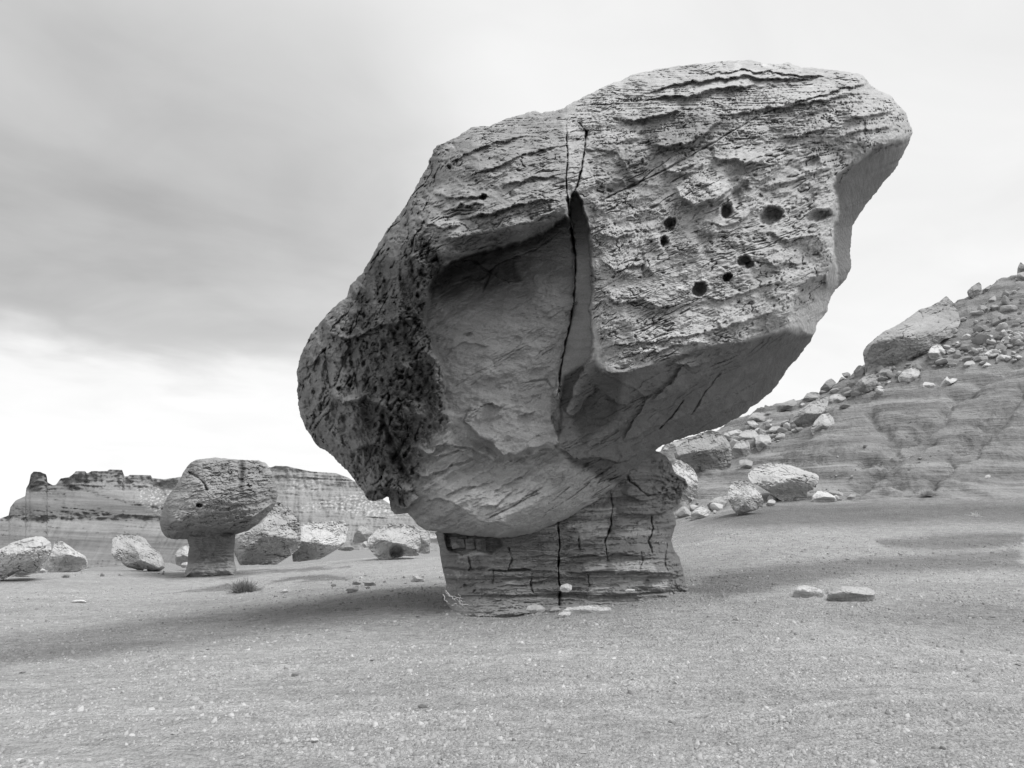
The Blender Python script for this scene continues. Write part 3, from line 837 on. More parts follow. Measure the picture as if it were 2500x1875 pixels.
    for P, de, w in [
        ([(1222, 258), (1226, 330), (1223, 400), (1231, 470), (1240, 530), (1244, 560), (1242, 620), (1236, 680), (1222, 740), (1212, 800), (1204, 870)], .26, 1.2),
        ([(1223, 420), (1231, 470), (1238, 520), (1244, 560)], .4, 3.0),
        ([(1250, 262), (1266, 285), (1262, 330), (1256, 370), (1247, 400), (1234, 428)], .3, 1.6),
        ([(1290, 440), (1310, 428), (1380, 395), (1450, 360), (1520, 320), (1580, 285), (1640, 250), (1700, 225)], .13, 1.8),
        ([(985, 560), (1020, 562), (1060, 590), (1045, 630)], .08, 2),
        ([(1040, 640), (1055, 590), (1075, 570), (1110, 556), (1160, 538), (1200, 508), (1222, 486)], .07, 1.6),
        ([(1480, 860), (1450, 900), (1420, 930)], .10, 2),
        ([(1560, 800), (1520, 850), (1490, 900)], .08, 2),
        ([(975, 300), (990, 330), (985, 360)], .08, 2.5),
        ([(1120, 830), (1180, 820), (1205, 850)], .04, 2),
        ([(760, 700), (755, 760), (775, 840)], .16, 5),
        ([(820, 900), (850, 960), (870, 1030)], .22, 7),
    ]:
        crack(Y, P, (u + .35 * (a - u)).astype(np.float32), (v + .35 * (b - v)).astype(np.float32), de, w)
    wa = u + 7.0 * fbm(u / 13, v / 13, 40.0, 4, .6); wb = v + 7.0 * fbm(u / 13, v / 13, 44.0, 4, .6)
    for (cx, cy, rx, ry, de) in [(1568, 457, 15, 19, .5), (1590, 408, 27, 22, .16), (1665, 466, 25, 20, .42), (1447, 484, 14, 14, .42),
                                 (1434, 523, 11, 13, .42), (1511, 625, 17, 16, .5), (1571, 599, 10, 9, .42), (1607, 563, 14, 11, .36), (1619, 572, 10, 9, .3),
                                 (1753, 353, 17, 15, .14), (1770, 466, 27, 14, .3), (1043, 426, 9, 7, .25), (970, 362, 7, 6, .2),
                                 (735, 840, 5, 7, .25), (866, 816, 8, 7, .3), (1012, 722, 8, 4, .05), (1590, 430, 13, 24, .12), (745, 905, 8, 10, .14), (700, 880, 14, 12, .12), (905, 830, 34, 42, .2), (1330, 420, 20, 30, .05), (850, 985, 9, 16, .2)]:
        k = (np.abs(u - cx) < rx * 1.6) & (np.abs(v - cy) < ry * 1.6)
        q = np.hypot((wa[k] - cx) / rx, (wb[k] - cy + .15 * (wa[k] - cx)) / ry)
        Y[k] += de * (.75 * sst(1.1, .75 if int(cx) % 2 else .45, q) + .25 * sst(.75, .1, q))
        Y[k] -= .05 * np.exp(-((q - 1.22) / .14) ** 2) * (wb[k] < cy)
    # colour of the stone, with shade painted into hollows and undersides
    t = np.full(u.shape, .37)
    t += m_right * (.0 + .10 * fbm(al / 110, ac / 34, 50.0, 5, .6)) + m_top * .02
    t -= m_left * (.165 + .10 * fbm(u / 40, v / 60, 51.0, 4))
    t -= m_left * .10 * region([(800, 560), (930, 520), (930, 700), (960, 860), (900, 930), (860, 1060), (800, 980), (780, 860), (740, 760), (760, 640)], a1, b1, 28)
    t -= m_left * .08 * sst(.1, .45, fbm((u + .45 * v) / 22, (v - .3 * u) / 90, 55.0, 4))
    t -= m_brow * (.115 - .14 * fbm(al / 80, ac / 28, 52.0, 4)) * (1 - m_left)
    t -= m_sc * (.135 - .06 * fbm(u / 45, v / 70, 57.0, 4)) + m_fr * .15 + m_under * .215  # shade of scoop, crack wall and underside painted into the tone
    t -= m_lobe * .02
    t -= m_no * .17  # shade under the nose, painted darker
    t -= .10 * region([(925, 560), (1000, 515), (1120, 490), (1215, 455), (1228, 480), (1180, 520), (1060, 560), (975, 600), (935, 640)], a1, b1, 9)  # painted shade along the underside of the brow
    t -= .07 * region([(1285, 788), (1350, 812), (1330, 900), (1262, 965), (1232, 900), (1250, 840)], a1, b1, 9)  # painted shade on the facet below the face corner
    t -= .05 * m_sc * sst(700, 600, v)  # brow shadow painted into the upper scoop
    t -= .09 * region([(940, 590), (1050, 560), (1110, 560), (1120, 605), (1060, 630), (1030, 620), (960, 660)], a1, b1, 10)  # painted shade in the alcove beneath the brow
    t -= .13 * region([(1390, 250), (1470, 235), (1600, 260), (1540, 300), (1480, 330), (1400, 320)], a1, b1, 12)
    t -= .11 * region([(1270, 300), (1400, 330), (1420, 380), (1290, 460)], a1, b1, 25)
    t -= .05 * region([(900, 1060), (960, 1060), (1020, 1140), (900, 1150), (850, 1110), (800, 1085)], a1, b1, 14)
    t += .10 * sst(.1, .5, fbm(al / 34, ac / 14, 60.0, 4)) * (m_right + m_brow + .5 * m_lobe)
    t -= .09 * sst(.15, .5, fbm(u / 40, v / 26, 66.0, 4)) * (m_right + m_brow)
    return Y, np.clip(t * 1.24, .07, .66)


def split_parts(name, V, Q, T, tone, PXY, ids_of, mat, root_loc, names):
    """cuts one sculpted rock along its joints into part objects"""
    root = None
    fq = PXY[Q].mean(1); ft = PXY[T].mean(1)
    iq, it = ids_of(fq[:, 0], fq[:, 1], fq[:, 2]), ids_of(ft[:, 0], ft[:, 1], ft[:, 2])
    out = []
    for k, nm in enumerate(names):
        q = Q[iq == k]; t = T[it == k]
        if len(q) + len(t) == 0: continue
        me = submesh(nm, V, q, t, tone, mat, np.array(root_loc))
        out.append((nm, me))
    return out


def empty(name, loc, label, cat, group=None):
    o = bpy.data.objects.new(name, None); sc.collection.objects.link(o)
    o.location = loc; o.empty_display_size = .2
    o['label'] = label; o['category'] = cat
    if group: o['group'] = group
    return o


def build_big():
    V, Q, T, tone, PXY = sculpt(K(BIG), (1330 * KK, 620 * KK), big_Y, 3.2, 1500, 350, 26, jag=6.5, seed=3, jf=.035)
    loc = (V[:, 0].mean(), 12.5, 1.0)
    main = K([(1222, 262), (1226, 330), (1223, 400), (1231, 470), (1240, 530), (1244, 560), (1242, 620), (1236, 680), (1222, 740), (1212, 800), (1204, 870), (1215, 930), (1245, 1000), (1262, 1090), (1262, 1400)])
    mx = np.array([p[0] for p in main]); my = np.array([p[1] for p in main])
    sliver = np.array(K([(1224, 270), (1264, 268), (1262, 330), (1256, 370), (1247, 400), (1234, 428), (1224, 400)]))
    def ids(x, y, bk):
        r = (x > np.interp(y, my, mx)).astype(int)
        r[(poly_sd(sliver, x, y) > 0) & (bk == 0)] = 2
        return r
    root = empty('balanced_boulder', loc, 'huge top-heavy sandstone boulder with round holes, balanced on the dark shale pedestal', 'boulder')
    labs = ['dark craggy left part of the boulder with a smooth scooped hollow', 'bright pitted right part of the boulder with round holes', 'thin sliver of rock wedged in the vertical crack']
    for k, (nm, me) in enumerate(split_parts('balanced_boulder', V, Q, T, tone, PXY, ids, M_ROCK, loc, ['rock_mass', 'rock_mass', 'rock_sliver'])):
        link(nm, me, root, label=labs[k])


build_big()

# ---- its pedestal
PED = [(938, 1150), (946, 1170), (951, 1200), (956, 1230), (964, 1262), (962, 1290), (966, 1330), (1000, 1350), (1200, 1350), (1420, 1345), (1512, 1320), (1510, 1292), (1492, 1275),
       (1480, 1262), (1476, 1230), (1468, 1205), (1458, 1190), (1450, 1168), (1455, 1150), (1462, 1130), (1452, 1100), (1462, 1092), (1472, 1078), (1476, 1062), (1488, 1052),
       (1480, 1033), (1458, 1022), (1450, 1000), (1440, 985), (1426, 977), (1380, 960), (1300, 1000), (1200, 1060), (1080, 1110), (980, 1130)]
PJ = [[(1208, 1080), (1206, 1130), (1209, 1180), (1206, 1230), (1211, 1275)], [(1316, 1055), (1322, 1090), (1320, 1130), (1309, 1170), (1313, 1215)]]


def ped_Y(px, py, e, s):
    u = px / KK; v = py / KK; e = e / KK
    a = (u + 5 * fbm(u / 25, v / 25, 3.5, 3)).astype(np.float32); b = (v + 5 * fbm(u / 25, v / 25, 8.5, 3)).astype(np.float32)
    C = [(940, 1160, 12.2), (965, 1300, 11.9), (1010, 1200, 11.7), (1010, 1300, 11.35), (1200, 1200, 11.55), (1200, 1290, 11.3), (1200, 1350, 10.7), (1000, 1350, 10.8), (1400, 1345, 10.9),
         (1450, 1250, 11.8), (1480, 1290, 11.8), (1400, 1200, 11.65), (1400, 1050, 12.0), (1470, 1050, 12.5), (1450, 980, 12.7), (1350, 1000, 12.1), (1455, 1160, 12.3), (1300, 1100, 11.75), (1200, 1110, 11.7), (1100, 1140, 11.7), (1400, 1290, 11.4), (1440, 1320, 11.2), (1510, 1310, 11.7)]
    Y = rbf([(x / 400, y / 400, z) for x, y, z in C], (u / 400, v / 400), 1e-3).astype(float)
    ac = v + 5 * fbm(u / 110, v / 60, 2.0, 3) + .02 * u
    bed = terr(ac / 19 + .5 * fbm(u / 200, v / 40, 44.0, 2), .12); b0_ = np.floor(bed); fr_ = bed - b0_
    hs = lambda k: .09 * np.sin(k * 12.9898 + 1.3) + .04 * np.sin(k * 78.233)
    Y += hs(b0_) * (1 - fr_) + hs(b0_ + 1) * fr_
    nb = fbm(u / 130, ac / 13, 1.0, 5, .55)
    Y += .13 * (terr(nb * 6 + 40, .2) / 6 - 40 / 6)
    n5 = fbm(u / 55, v / 24, 22.0, 4, .5); Y += .20 * (terr(n5 * 6 + 40, .12) / 6 - 40 / 6 - .5 * n5)
    sw = ac / 26 + .7 * fbm(u / 80, v / 30, 4.0, 2); sw = sw - np.floor(sw)
    Y -= .05 * (sw - sst(.85, 1, sw)) * sst(-.2, .3, fbm(u / 60, v / 30, 33.0, 2))
    Y += .07 * fbm(u / 50, v / 28, 6.0, 4) + .015 * fbm(u / 8, v / 6, 7.0, 3)
    rag = sst(1380, 1440, u) * sst(1130, 1060, v) + sst(1430, 1470, u)
    Y += .30 * rag * ridged(u / 22, v / 12, 9.0, 4)
    Y += roll(e, 26, .5)
    for P, am, fl in [([(1040, 1232), (1120, 1228), (1206, 1234)], .16, 22), ([(1212, 1238), (1300, 1234), (1400, 1236), (1470, 1240)], .16, 18),
                      ([(1215, 1206), (1270, 1198), (1300, 1202), (1340, 1195), (1400, 1205)], .15, 16), ([(960, 1178), (1010, 1186), (1060, 1178)], .16, 12),
                      ([(1070, 1266), (1140, 1262), (1190, 1250)], .09, 12), ([(1240, 1105), (1300, 1103), (1325, 1100)], .12, 12), ([(1250, 1122), (1310, 1122)], .10, 10),
                      ([(1340, 1060), (1390, 1085), (1440, 1070)], .16, 26), ([(950, 1222), (990, 1230), (1040, 1226)], .10, 14),
                      ([(1330, 1108), (1400, 1112), (1450, 1106)], .12, 16), ([(980, 1278), (1100, 1285), (1250, 1280), (1400, 1282)], .05, 10)]:
        ledge(Y, P, a, b, am, fl, 1.3)
    for P, de, w in [([(1100, 1180), (1104, 1215), (1098, 1232)], .1, 1.5), ([(1010, 1200), (1018, 1225), (1012, 1232)], .1, 1.5), ([(1270, 1240), (1274, 1262), (1268, 1280)], .08, 1.3), ([(1150, 1236), (1146, 1262), (1152, 1284)], .08, 1.3),
                     ([(1404, 1110), (1410, 1140), (1400, 1170), (1412, 1200)], .12, 1.6), ([(1340, 1000), (1360, 1040), (1400, 1072), (1430, 1062)], .14, 2), ([(1440, 1170), (1436, 1210), (1444, 1236)], .1, 1.5), ([(1250, 1160), (1254, 1190), (1246, 1204)], .08, 1.3),
                     (PJ[0], .30, 1.5), (PJ[1], .18, 1.2), ([(1068, 1228), (1066, 1250), (1064, 1262)], .06, 1.5), ([(1384, 1190), (1388, 1215), (1382, 1232)], .06, 1.5), ([(1000, 1262), (1030, 1272), (1020, 1282)], .1, 3),
                     ([(1209, 1275), (1208, 1310)], .2, 3)]:
        crack(Y, P, a, b, de, w)
    Y += .3 * region([(960, 1150), (1078, 1150), (1086, 1176), (1062, 1196), (1030, 1188), (1000, 1198), (968, 1186)], a, b, 3)
    t = .25 + .08 * fbm(u / 50, v / 16, 3.0, 5, .6)
    pale = np.zeros_like(t)
    for P in [[(1262, 1072), (1306, 1062), (1312, 1078), (1270, 1094)], [(1240, 1100), (1330, 1096), (1328, 1116), (1250, 1118)],
              [(1248, 1122), (1312, 1122), (1316, 1160), (1260, 1164), (1244, 1140)], [(1322, 1144), (1380, 1138), (1420, 1150), (1340, 1164)],
              [(1258, 1214), (1308, 1210), (1310, 1232), (1266, 1236)], [(1318, 1208), (1400, 1212), (1420, 1230), (1330, 1240)],
              [(1266, 1250), (1320, 1248), (1316, 1275), (1270, 1292), (1268, 1275), (1288, 1268)], [(1400, 1250), (1444, 1252), (1440, 1268), (1410, 1268)],
              [(985, 1190), (1040, 1184), (1060, 1196), (990, 1206)], [(1150, 1145), (1206, 1134), (1206, 1144), (1160, 1152)], [(980, 1235), (1000, 1240), (990, 1255)],
              [(1225, 1130), (1250, 1125), (1245, 1140), (1228, 1142)], [(1320, 1244), (1400, 1242), (1390, 1256), (1320, 1258)]]:
        pale = np.maximum(pale, region(P, a, b, 3))
    t = t + pale * (.20 + .08 * fbm(u / 14, v / 9, 4.0, 3))
    t = t + .06 * sst(1250, 1310, v)
    vn = np.abs(perlin(u / 110 + 3, (v + 5 * fbm(u / 60, v / 60, 1.0, 2)) / 17, 2.0))
    t = t + .26 * sst(.05, .0, vn) * sst(-.1, .3, perlin(u / 70, v / 22, 9.0)) * sst(1130, 1170, v)
    return Y, np.clip(t, .05, .5)


def build_ped():
    V, Q, T, tone, PXY = sculpt(K(PED), (1215 * KK, 1205 * KK), ped_Y, 2.6, 760, 160, 12, jag=3.0, seed=11, jf=.05)
    loc = (V[:, 0].mean(), 12.5, .3)
    j0 = np.array(K([(1208, 900), (1208, 1080), (1206, 1130), (1209, 1180), (1206, 1230), (1211, 1275), (1208, 1400)]))
    j1 = np.array(K([(1316, 900), (1316, 1055), (1322, 1090), (1320, 1130), (1309, 1170), (1313, 1215), (1340, 1239), (1340, 1500)]))
    hz = 1236 * KK
    def ids(x, y, bk):
        c = (x > np.interp(y, j0[:, 1], j0[:, 0])).astype(int) + ((x > np.interp(y, j1[:, 1], j1[:, 0])) & (y < hz)).astype(int)
        return np.where(y > hz, 3 + (x > np.interp(y, j0[:, 1], j0[:, 0])).astype(int), np.clip(c, 0, 2))
    root = empty('rock_pedestal', loc, 'dark banded shale pedestal with a vertical joint, under the huge balanced boulder', 'rock pedestal')
    for nm, me in split_parts('rock_pedestal', V, Q, T, tone, PXY, ids, M_SHALE, loc, ['shale_block'] * 5):
        link(nm, me, root)


build_ped()


# ---- boulders
def boulder_Y(Yf, w_m, seed, tone0, rel, bedk, planes, cx, cy, hw, hh, tilt, dome):
    rs = np.random.RandomState(seed)
    pl = []
    for k in range(planes + 4):
        an = rs.uniform(0, 2 * math.pi); pl.append((math.cos(an), math.sin(an), rs.uniform(.20, .68)))
    def f(px, py, e, s):
        R = w_m * rel * 1.35
        un = (px - cx) / hw; vn_ = (py - cy) / hh
        z = np.sqrt(np.maximum(1 - s ** 2.2, 0))
        for (a, b, c) in pl:
            p = c - (a * un + b * vn_) * .9 + .25
            kk = .018
            z = -kk * np.log(np.exp(-z / kk) + np.exp(-np.clip(p, -2, 3) / kk))
        z = np.maximum(z, 0) * sst(0, .12, 1 - s) + 0
        Y = Yf + .35 * R - R * z
        # the upper part leans back, so that the top catches the sky
        Y = Y + R * dome * sst(.1, -1.0, vn_)
        sc_ = hw / 3
        th = tilt
        al = px * math.cos(th) + py * math.sin(th); ac = -px * math.sin(th) + py * math.cos(th)
        nb = fbm(al / (sc_ * 2.2), ac / (sc_ * .55), seed * 1.3, 5, .55)
        Y = Y + min(w_m, 3.5) * bedk * (terr(nb * 4 + 40, .25) / 4 - 10)
        Y = Y + w_m * .06 * fbm(px / sc_, py / sc_, seed * .7, 5, .6)
        n9 = fbm(al / (sc_ * 1.3), ac / (sc_ * .8), seed * 1.9, 4); Y = Y + min(w_m, 2.2) * .13 * (terr(n9 * 5 + 40, .15) / 5 - 8 - .6 * n9)
        am = min(w_m, 3.0)
        Y = Y + am * (.055 * crev(al, ac, sc_ * 2.0, sc_ * .38, seed * 1.1, .025, .0, .35) + .05 * crev(al, ac, sc_ * .9, sc_ * .7, seed * 2.3, .02, .0, .3))
        Y = Y + w_m * .018 * ridged(px / (sc_ * .5), py / (sc_ * .3), seed * .9, 4)
        t = tone0 * (1.15 + .4 * max(0, tone0 - .33)) * (1 + .25 * fbm(al / (sc_ * 2), ac / (sc_ * .6), seed * 2.1, 4))
        return Y, np.clip(t, .06, .62)
    return f


def to_src(ox, oy, k, pts): return [(ox + x / k, oy + y / k) for x, y in pts]
Z5 = lambda p: to_src(0, 1080, 3.687, p)
Z6 = lambda p: to_src(550, 1080, 3.687, p)
Z8 = lambda p: to_src(1600, 900, 4.424, p)
ZS = lambda p: to_src(2050, 620, 4.88, p)

BL = [  # name, label, outline, tone, relief, tilt, planes, options
    ('pale', 'large pale sandstone boulder at the far left edge, sloping up to a split', Z5([(-260, 1080), (-200, 1010), (0, 960), (120, 900), (230, 865), (330, 845), (380, 845), (430, 880), (455, 900), (460, 960), (430, 1030), (400, 1080), (370, 1140), (330, 1175), (270, 1185), (180, 1190), (110, 1170), (50, 1225), (0, 1245), (-250, 1260)]), .44, .4, -.3, 4, {}),
    ('slab', 'flat pale slab leaning at the foot of the large left boulder', Z5([(80, 1215), (130, 1150), (200, 1120), (260, 1115), (290, 1150), (280, 1190), (180, 1208)]), .46, .3, -.2, 3, {}),
    ('split', 'pale broken boulder just right of the dark split beside the leftmost boulder', Z5([(500, 880), (560, 890), (620, 940), (700, 990), (760, 1020), (780, 1045), (790, 1090), (785, 1130), (740, 1145), (700, 1165), (560, 1175), (470, 1175), (430, 1170), (425, 1080), (450, 1020), (475, 960), (490, 900)]), .45, .4, .05, 4, {'back': .6}),
    ('wedge', 'small pale stone lying at the bottom of the split between two left boulders', Z5([(330, 1180), (345, 1150), (370, 1128), (415, 1150), (420, 1180)]), .46, .4, 0, 2, {}),
    ('lean', 'pale-topped rounded boulder with a dark face, alone left of the small hoodoo', Z5([(1010, 870), (1060, 835), (1150, 822), (1220, 830), (1290, 855), (1330, 920), (1380, 960), (1430, 990), (1465, 1030), (1475, 1080), (1480, 1130), (1450, 1155), (1380, 1165), (1250, 1150), (1150, 1125), (1110, 1100), (1090, 1065), (1040, 1060), (1010, 1010), (1000, 980), (1010, 930)]), .35, .5, .5, 4, {'dome': 1.1}),
    ('peek', 'pale boulder peeking out left of the small hoodoo stem', Z5([(1575, 1010), (1600, 970), (1640, 940), (1700, 920), (1760, 930), (1760, 1115), (1620, 1115), (1585, 1100)]), .42, .4, .3, 3, {'back': 2.5}),
    ('chip', 'low pale stone lying at the left foot of the small hoodoo', Z5([(1620, 1110), (1640, 1085), (1690, 1075), (1700, 1125), (1640, 1130)]), .45, .3, .3, 2, {}),
    ('bigback', 'big rounded grey boulder directly behind the right side of the small hoodoo', Z6([(440, 540), (480, 538), (520, 555), (580, 600), (630, 650), (665, 720), (680, 800), (680, 880), (670, 950), (600, 1010), (540, 1050), (460, 1100), (300, 1100), (130, 1105), (110, 1060), (80, 980), (70, 870), (100, 830), (200, 800), (300, 740), (400, 640)]), .36, .4, -.1, 4, {'back': 2.0}),
    ('paleslab', 'pale layered block tilted up to the right behind the grey boulder', Z6([(640, 760), (700, 740), (760, 720), (900, 715), (1060, 708), (1080, 715), (1105, 780), (1090, 830), (1085, 890), (1040, 940), (960, 990), (850, 1050), (700, 1068), (610, 1075), (600, 1000), (620, 900)]), .46, .35, -.35, 3, {'back': 4.5, 'dome': .9}),
    ('egg', 'small upright rounded boulder between the tilted pale block and the hollowed boulder', Z6([(1145, 905), (1160, 830), (1200, 760), (1240, 738), (1290, 780), (1335, 820), (1310, 890), (1220, 905)]), .34, .4, -.4, 3, {'back': 7}),
    ('flatdark', 'low dark stone under the right end of the tilted pale block', Z6([(1010, 965), (1050, 930), (1090, 910), (1130, 930), (1165, 960), (1130, 978), (1060, 975)]), .26, .3, 0, 2, {}),
    ('hollow', 'round banded boulder with a dark hollow in its base, left of the pedestal', Z6([(1275, 910), (1290, 860), (1330, 820), (1400, 760), (1470, 730), (1540, 725), (1620, 740), (1690, 780), (1740, 820), (1760, 880), (1755, 950), (1740, 1020), (1600, 1025), (1480, 1050), (1400, 1062), (1340, 1010), (1290, 950)]), .38, .45, -.5, 3, {'dome': .8, 'hole': (Z6([(1540, 985)])[0], 16, 17, .5)}),
    ('behindhollow', 'blocky pale boulder partly hidden behind the hollowed round boulder', Z6([(1640, 740), (1680, 750), (1760, 790), (1840, 800), (1842, 1000), (1790, 1005), (1700, 980), (1640, 860)]), .36, .3, 0, 4, {'back': 2}),
    ('farpale', 'small pale boulder just left of the top of the dark pedestal', Z6([(1838, 830), (1890, 815), (1960, 840), (1960, 905), (1850, 908)]), .46, .3, 0, 2, {'back': 5}),
    ('knob', 'small round stone touching the left side of the hollowed boulder', Z6([(1230, 925), (1245, 895), (1270, 885), (1290, 910), (1285, 945), (1250, 950)]), .42, .4, 0, 2, {}),
    # right side
    ('r1', 'big rounded grey boulder with fine layers, right of the balanced rock pedestal', Z8([(205, 900), (225, 850), (290, 810), (400, 740), (480, 700), (600, 665), (700, 690), (780, 770), (825, 880), (820, 1040), (790, 1090), (750, 1140), (600, 1125), (430, 1085), (330, 1030), (260, 985), (215, 975)]), .29, .4, -.25, 3, {'dome': .5}),
    ('r1b', 'sloping grey boulder behind the big layered boulder and the balanced rock', Z8([(60, 930), (110, 830), (200, 790), (350, 740), (480, 720), (420, 880), (300, 1000), (140, 1050), (80, 1000)]), .36, .3, -.4, 3, {'back': 6}),
    ('r2', 'tall pale rounded boulder right against the ragged edge of the pedestal', Z8([(120, 1060), (170, 1040), (200, 1000), (270, 985), (340, 1030), (410, 1090), (450, 1160), (462, 1250), (455, 1350), (410, 1420), (380, 1525), (310, 1505), (280, 1480), (200, 1400), (100, 1300), (80, 1150)]), .46, .3, .7, 3, {'dome': .9}),
    ('r3', 'small tilted grey stone beside the round striped boulder', Z8([(555, 1475), (600, 1430), (640, 1400), (700, 1375), (770, 1350), (790, 1420), (760, 1490), (640, 1545), (590, 1525)]), .36, .4, -.5, 3, {}),
    ('r3b', 'low pale slab in front of the small tilted stone', Z8([(350, 1620), (430, 1520), (510, 1478), (600, 1540), (560, 1605), (400, 1640)]), .48, .3, -.3, 3, {}),
    ('r4', 'round pale boulder with dark stripes in front of the large pale block', Z8([(785, 1330), (800, 1270), (850, 1220), (930, 1205), (1010, 1230), (1080, 1290), (1140, 1350), (1172, 1440), (1155, 1500), (1050, 1535), (950, 1565), (900, 1590), (850, 1540), (810, 1465), (785, 1400)]), .41, .45, .5, 2, {'dome': .6}),
    ('r5', 'large pale boulder with a blocky right end at the foot of the hill', Z8([(1000, 1140), (1060, 1085), (1130, 1050), (1220, 1015), (1330, 1020), (1450, 1040), (1560, 1080), (1640, 1110), (1740, 1140), (1768, 1170), (1752, 1240), (1720, 1300), (1640, 1330), (1638, 1440), (1500, 1455), (1400, 1450), (1300, 1385), (1180, 1305), (1100, 1255), (1040, 1235), (1005, 1180)]), .42, .4, .15, 4, {'dome': .9}),
    ('r6', 'white dome-shaped boulder at the foot of the hill, right of the large pale block', Z8([(1680, 1435), (1700, 1380), (1750, 1320), (1790, 1310), (1870, 1340), (1940, 1380), (1968, 1440), (1960, 1455), (1700, 1455)]), .52, .4, .2, 2, {'dome': .8}),
    ('r6b', 'small pale stone under the large pale block', Z8([(1190, 1475), (1220, 1420), (1260, 1405), (1300, 1430), (1292, 1485), (1230, 1495)]), .44, .4, 0, 2, {}),
    ('r7', 'grey angular boulder touching the right of the big layered boulder', Z8([(820, 880), (870, 800), (950, 762), (1010, 790), (1025, 850), (1022, 920), (960, 968), (890, 972), (830, 935)]), .36, .45, 0, 4, {}),
    ('r8', 'angular boulder with a shaded face above the grey angular boulder', Z8([(885, 770), (900, 720), (940, 680), (1020, 655), (1080, 670), (1115, 720), (1095, 780), (1080, 830), (1030, 810), (960, 780), (900, 785)]), .36, .45, 0, 4, {'dome': 1.0}),
    ('r9', 'block with pale top and cracked dark lower face, on the slope', Z8([(1080, 740), (1150, 700), (1220, 705), (1255, 770), (1245, 850), (1180, 895), (1110, 895), (1085, 840)]), .38, .45, 0, 4, {'dome': 1.2}),
    ('r10', 'small square grey block standing above the large pale boulder', Z8([(905, 990), (960, 975), (1052, 1000), (1046, 1070), (1000, 1098), (925, 1085), (912, 1050)]), .30, .5, 0, 3, {'dome': 1.2}),
    ('r11', 'long smooth boulder with a scooped lower end, on the slope', Z8([(1445, 600), (1460, 545), (1490, 520), (1560, 450), (1650, 385), (1750, 325), (1850, 288), (1876, 310), (1850, 430), (1780, 530), (1690, 630), (1560, 658), (1500, 625), (1460, 612)]), .34, .45, -.6, 4, {'dome': .8}),
    ('r12', 'egg-shaped pale boulder lying right of the long smooth boulder', Z8([(1680, 650), (1720, 570), (1800, 490), (1870, 478), (1920, 530), (1935, 590), (1880, 655), (1800, 705), (1730, 742), (1695, 712)]), .40, .45, -.6, 3, {'dome': .7}),
    ('r13', 'dark upright boulder on the skyline below the big outcrop', Z8([(1770, 285), (1785, 210), (1850, 130), (1900, 103), (1952, 150), (1900, 215), (1850, 262)]), .26, .5, -.6, 4, {}),
    ('r14', 'long flat-topped stone on the skyline above the long smooth boulder', Z8([(1308, 400), (1400, 360), (1500, 328), (1532, 370), (1500, 412), (1400, 445), (1315, 475)]), .27, .4, -.3, 3, {'dome': 1.0}),
    ('r15', 'wide angular boulder on the skyline beside the underside of the balanced rock', Z8([(960, 590), (1050, 480), (1150, 470), (1220, 500), (1210, 560), (1140, 595), (1060, 600)]), .32, .4, 0, 4, {'dome': 1.0}),
    ('r16', 'pale wedge of stone in front of the wide angular skyline boulder', Z8([(985, 570), (1060, 558), (1145, 632), (1100, 662), (1020, 615)]), .44, .4, .5, 3, {}),
    ('r17', 'small slanting stone right of the wide angular skyline boulder', Z8([(1160, 592), (1230, 538), (1272, 540), (1240, 585), (1190, 615)]), .36, .4, -.6, 2, {}),
    ('r18', 'low rounded stone left of the pale wedge on the slope', Z8([(898, 660), (960, 615), (1030, 618), (1045, 650), (960, 675), (910, 695)]), .42, .4, -.2, 2, {}),
    ('r19', 'flat stone with dark underside in the middle of the slope', Z8([(1225, 665), (1260, 625), (1340, 620), (1380, 660), (1350, 715), (1290, 702)]), .36, .4, 0, 3, {'dome': 1.2}),
    ('r20', 'small grey stone under the flat stone of the slope', Z8([(1245, 740), (1260, 700), (1320, 718), (1312, 748), (1270, 758)]), .40, .4, 0, 2, {}),
    ('r20b', 'small oval pale stone right of the flat stone on the slope', Z8([(1330, 715), (1370, 698), (1420, 712), (1400, 735), (1350, 738)]), .45, .4, 0, 2, {}),
    ('r21', 'small slab perched on a skyline stone above the dark upright boulder', Z8([(2010, 50), (2080, 38), (2112, 62), (2090, 104), (2048, 100)]), .27, .4, 0, 3, {}),
    ('r21b', 'small stone on the skyline carrying a tilted slab', Z8([(1968, 155), (2010, 85), (2055, 105), (2030, 135)]), .30, .4, -.5, 2, {}),
    ('r22', 'pale rounded boulder right of the dark upright skyline boulder', Z8([(1878, 350), (1890, 290), (1960, 268), (2040, 290), (2065, 320), (1990, 382), (1930, 385)]), .40, .4, 0, 3, {'dome': .8}),
    ('r23', 'grey rock pile top on the skyline left of the dark upright boulder', Z8([(1540, 385), (1600, 320), (1640, 265), (1700, 250), (1765, 260), (1780, 300), (1700, 340), (1600, 375)]), .34, .3, -.4, 4, {}),
    ('r24', 'dark small stone beside the wide angular skyline boulder', Z8([(1180, 470), (1240, 455), (1290, 470), (1260, 515), (1210, 515)]), .24, .4, 0, 3, {}),
    ('s1', 'giant smooth outcrop with small holes rising from the skyline of the hill', ZS([(280, 1180), (290, 1140), (330, 1090), (430, 1000), (540, 915), (640, 875), (740, 815), (860, 730), (960, 660), (1080, 630), (1180, 570), (1240, 565), (1340, 620), (1380, 640), (1420, 720), (1440, 820), (1390, 890), (1390, 980), (1230, 1020), (1100, 1150), (980, 1190), (880, 1240), (800, 1290), (740, 1390), (690, 1385), (560, 1360), (450, 1430), (300, 1440), (300, 1320), (285, 1240)]), .33, .3, -.55, 5, {'dome': 1.1}),
    ('s1b', 'grey pointed rock tip behind the top of the giant outcrop', ZS([(1170, 590), (1220, 540), (1270, 500), (1330, 560), (1385, 612), (1360, 660), (1250, 680)]), .29, .3, -.5, 3, {'back': 2}),
